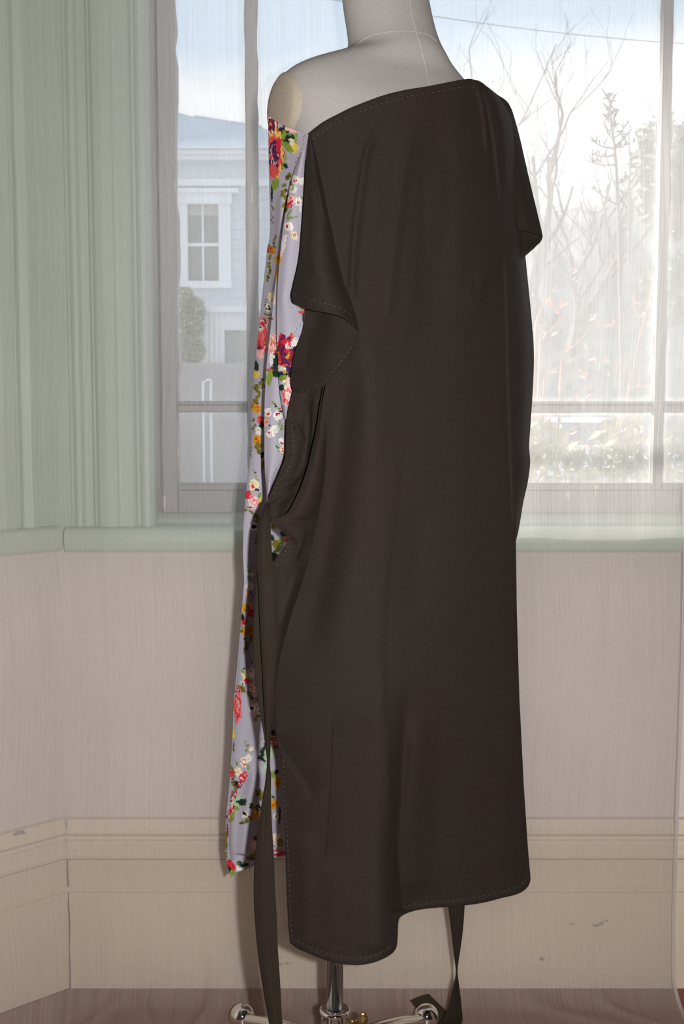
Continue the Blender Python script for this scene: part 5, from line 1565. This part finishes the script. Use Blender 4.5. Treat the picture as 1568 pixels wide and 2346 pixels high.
# middle and near floral layers, each a fold in front of the last
def strip(name, rows, nr, nc, folds=()):
    px, py, Y = grid_from_rows(rows, nr, nc)
    return sheet(name, M['print'], px, py, Y, True, folds, painter=paint, blur=4)
rows = []
for (y_, xl, xr, Yl) in ((500, 668, 700, 1.64), (560, 650, 700, 1.635), (640, 633, 695, 1.63), (740, 622, 695, 1.625), (830, 612, 690, 1.62), (906, 607.5, 675, 1.617), (960, 606.5, 657, 1.612), (1000, 606.5, 658, 1.61), (1040, 606.5, 662, 1.607), (1060, 607, 655, 1.605), (1085, 608, 641, 1.602), (1120, 611, 625, 1.598), (1165, 613, 614.5, 1.594)):
    rows.append([(xl, y_, Yl), (xl * .6 + xr * .4, y_, Yl - 0.012), (xr, y_, Yl + 0.0)])
mid = strip('front_fold', rows, 450, 50)
fmid = sampler('front_fold')
rows = []
for (y_, xl, xr, Yl) in ((338, 693, 704, 1.59), (370, 682, 702, 1.592), (420, 668, 700, 1.594), (480, 656, 698, 1.596), (540, 647, 695, 1.598), (600, 641, 692, 1.598), (650, 637.5, 684, 1.598), (680, 636, 676, 1.598), (700, 635.5, 681, 1.597), (730, 635, 692, 1.596), (755, 635, 697, 1.594), (775, 635, 690, 1.594), (800, 636, 690, 1.594), (850, 638, 680, 1.594), (880, 640.5, 678, 1.594), (906, 643, 674, 1.594), (930, 647, 666, 1.594), (960, 653, 659, 1.595)):
    rows.append([(xl, y_, Yl), (xl * .6 + xr * .4, y_, Yl - 0.012), (xr, y_, Yl - 0.006)])
def facing_paint(px, py):
    col = paint(px, py)
    return col
near_ = strip('armhole_fold', rows, 450, 46)
fn = sampler('armhole_fold')
stitches('stitching', near_, [(690, 743), (682, 753), (674, 763), (665, 774)], fn, 6, 2.5, mat='thread_grey')
stitches('stitching', mid, [(648, 1052), (640, 1064), (630, 1082), (618, 1100), (611, 1116)], fmid, 6, 2.5, mat='thread_grey')
stitches('stitching', front, [(700, 310), (694, 316), (697, 326), (690, 345), (676, 375)], fp, 6, 2.5, mat='thread_grey', lift=0.004)
# small glimpse of the front panel between sleeve and lining
rows = [[(676, 694, 1.59), (692, 698, 1.585), (712, 706, 1.58)], [(680, 706, 1.59), (694, 712, 1.585), (708, 712, 1.58)], [(684, 716, 1.59), (692, 718, 1.585), (700, 714, 1.58)]]
px, py, Y = grid_from_rows(rows, 20, 24)
def glimpse(px, py):
    col = np.tile(COL['base'], px.shape + (1,)).astype(float)
    m_blob(col, px, py, 692, 715, 14, 4, 'coral', -.2, .4, 3); m_blob(col, px, py, 695, 708, 6, 3.5, 'green', .2, .5, 4); m_blob(col, px, py, 703, 709, 6, 3, 'white', .2, .4, 5); m_blob(col, px, py, 680, 714, 3, 2.5, 'black', 0, .4, 6)
    return col
sheet('armhole_corner', M['print'], px, py, Y, False, painter=glimpse)

# ---- ties -------------------------------------------------------------------
tie_rows = [(1150, 610, 615, 1.535), (1163, 606, 617, 1.522), (1190, 596, 618.5, 1.510), (1230, 590, 621, 1.503), (1290, 588, 625, 1.50), (1340, 592, 630, 1.498), (1400, 595, 631, 1.497), (1467, 598, 632, 1.497), (1540, 602, 630, 1.498), (1595, 604.5, 627.5, 1.498), (1640, 607, 624, 1.498), (1680, 610, 620.5, 1.498),
            (1722, 612, 619, 1.498), (1752, 612.6, 618, 1.498), (1777, 610, 620.5, 1.498), (1803, 607, 620.5, 1.497), (1828, 602.5, 620.5, 1.496), (1854, 598.5, 621.5, 1.496), (1905, 592, 624, 1.495), (1956, 585.5, 627.5, 1.495), (2000, 582.5, 629, 1.495), (2050, 582, 631, 1.495), (2099, 584, 634, 1.495),
            (2175, 590.5, 637, 1.495), (2252, 601, 642, 1.495), (2346, 617.5, 647.5, 1.495), (2440, 634, 662, 1.495), (2520, 650, 684, 1.495)]
rows = []
for (y_, xl, xr, Yt) in tie_rows:
    rows.append([(xl, y_, Yt + 0.004), (xl * .6 + xr * .4, y_, Yt - 0.002), (xl * .2 + xr * .8, y_, Yt + 0.001), (xr, y_, Yt + 0.003)])
px, py, Y = grid_from_rows(rows, 300, 16)
tie = sheet('tie', M['tie'], px, py, Y, False, [dict(line=[(616, 1750), (612, 1800), (612, 1880), (608, 1980)], w=5, a=-0.003), dict(line=[(612, 1300), (612, 1450), (614, 1600)], w=6, a=-0.002)])
rows = []
for (y_, xl, xr, Yt) in ((1300, 588, 606, 1.515), (1340, 586.5, 608, 1.515), (1400, 583, 608, 1.515), (1467, 580.5, 610, 1.516), (1520, 583, 612, 1.516), (1570, 586.5, 613, 1.516), (1620, 594, 614, 1.515), (1672, 603, 615, 1.512), (1715, 609.5, 616, 1.508), (1745, 613, 616, 1.506)):
    rows.append([(xl, y_, Yt), (xl * .5 + xr * .5, y_, Yt - 0.001), (xr, y_, Yt)])
px, py, Y = grid_from_rows(rows, 80, 8)
sheet('tie_underlayer', M['tie'], px, py, Y, False)
# right tie, hanging inside the back hem and twisting to the floor
rows = []
for (y_, xl, xr, Ya, Yb) in ((2020, 1022, 1070, 1.84, 1.84), (2060, 1025, 1066, 1.84, 1.84), (2120, 1033, 1062, 1.842, 1.842), (2170, 1039, 1056, 1.846, 1.842), (2205, 1043.5, 1050.5, 1.85, 1.845), (2228, 1045.5, 1048.5, 1.853, 1.853), (2250, 1041, 1051, 1.852, 1.860), (2280, 1034, 1055, 1.853, 1.866), (2310, 1026, 1058, 1.855, 1.87), (2332, 1017, 1060, 1.858, 1.874), (2342, 1008, 1059, 1.862, 1.876), (2350, 1000, 1052, 1.866, 1.878)):
    rows.append([(xl, y_, Ya), (xl * .5 + xr * .5, y_, (Ya + Yb) / 2 - 0.003), (xr, y_, Yb)])
px, py, Y = grid_from_rows(rows, 120, 12)
sheet('tie', M['tie'], px, py, Y, False)
rows = [[(941, 2292, 1.918), (962, 2283, 1.92), (983, 2277, 1.922)], [(951, 2306, 1.91), (973, 2298, 1.912), (995, 2289, 1.914)], [(964, 2322, 1.90), (986, 2311, 1.902), (1008, 2302, 1.905)], [(985, 2340, 1.889), (1005, 2328, 1.891), (1024, 2317, 1.893)], [(1000, 2352, 1.88), (1016, 2342, 1.882), (1034, 2330, 1.884)]]
px, py, Y = grid_from_rows(rows, 40, 14)
sheet('tie_end', M['tie'], px, py, Y, False)
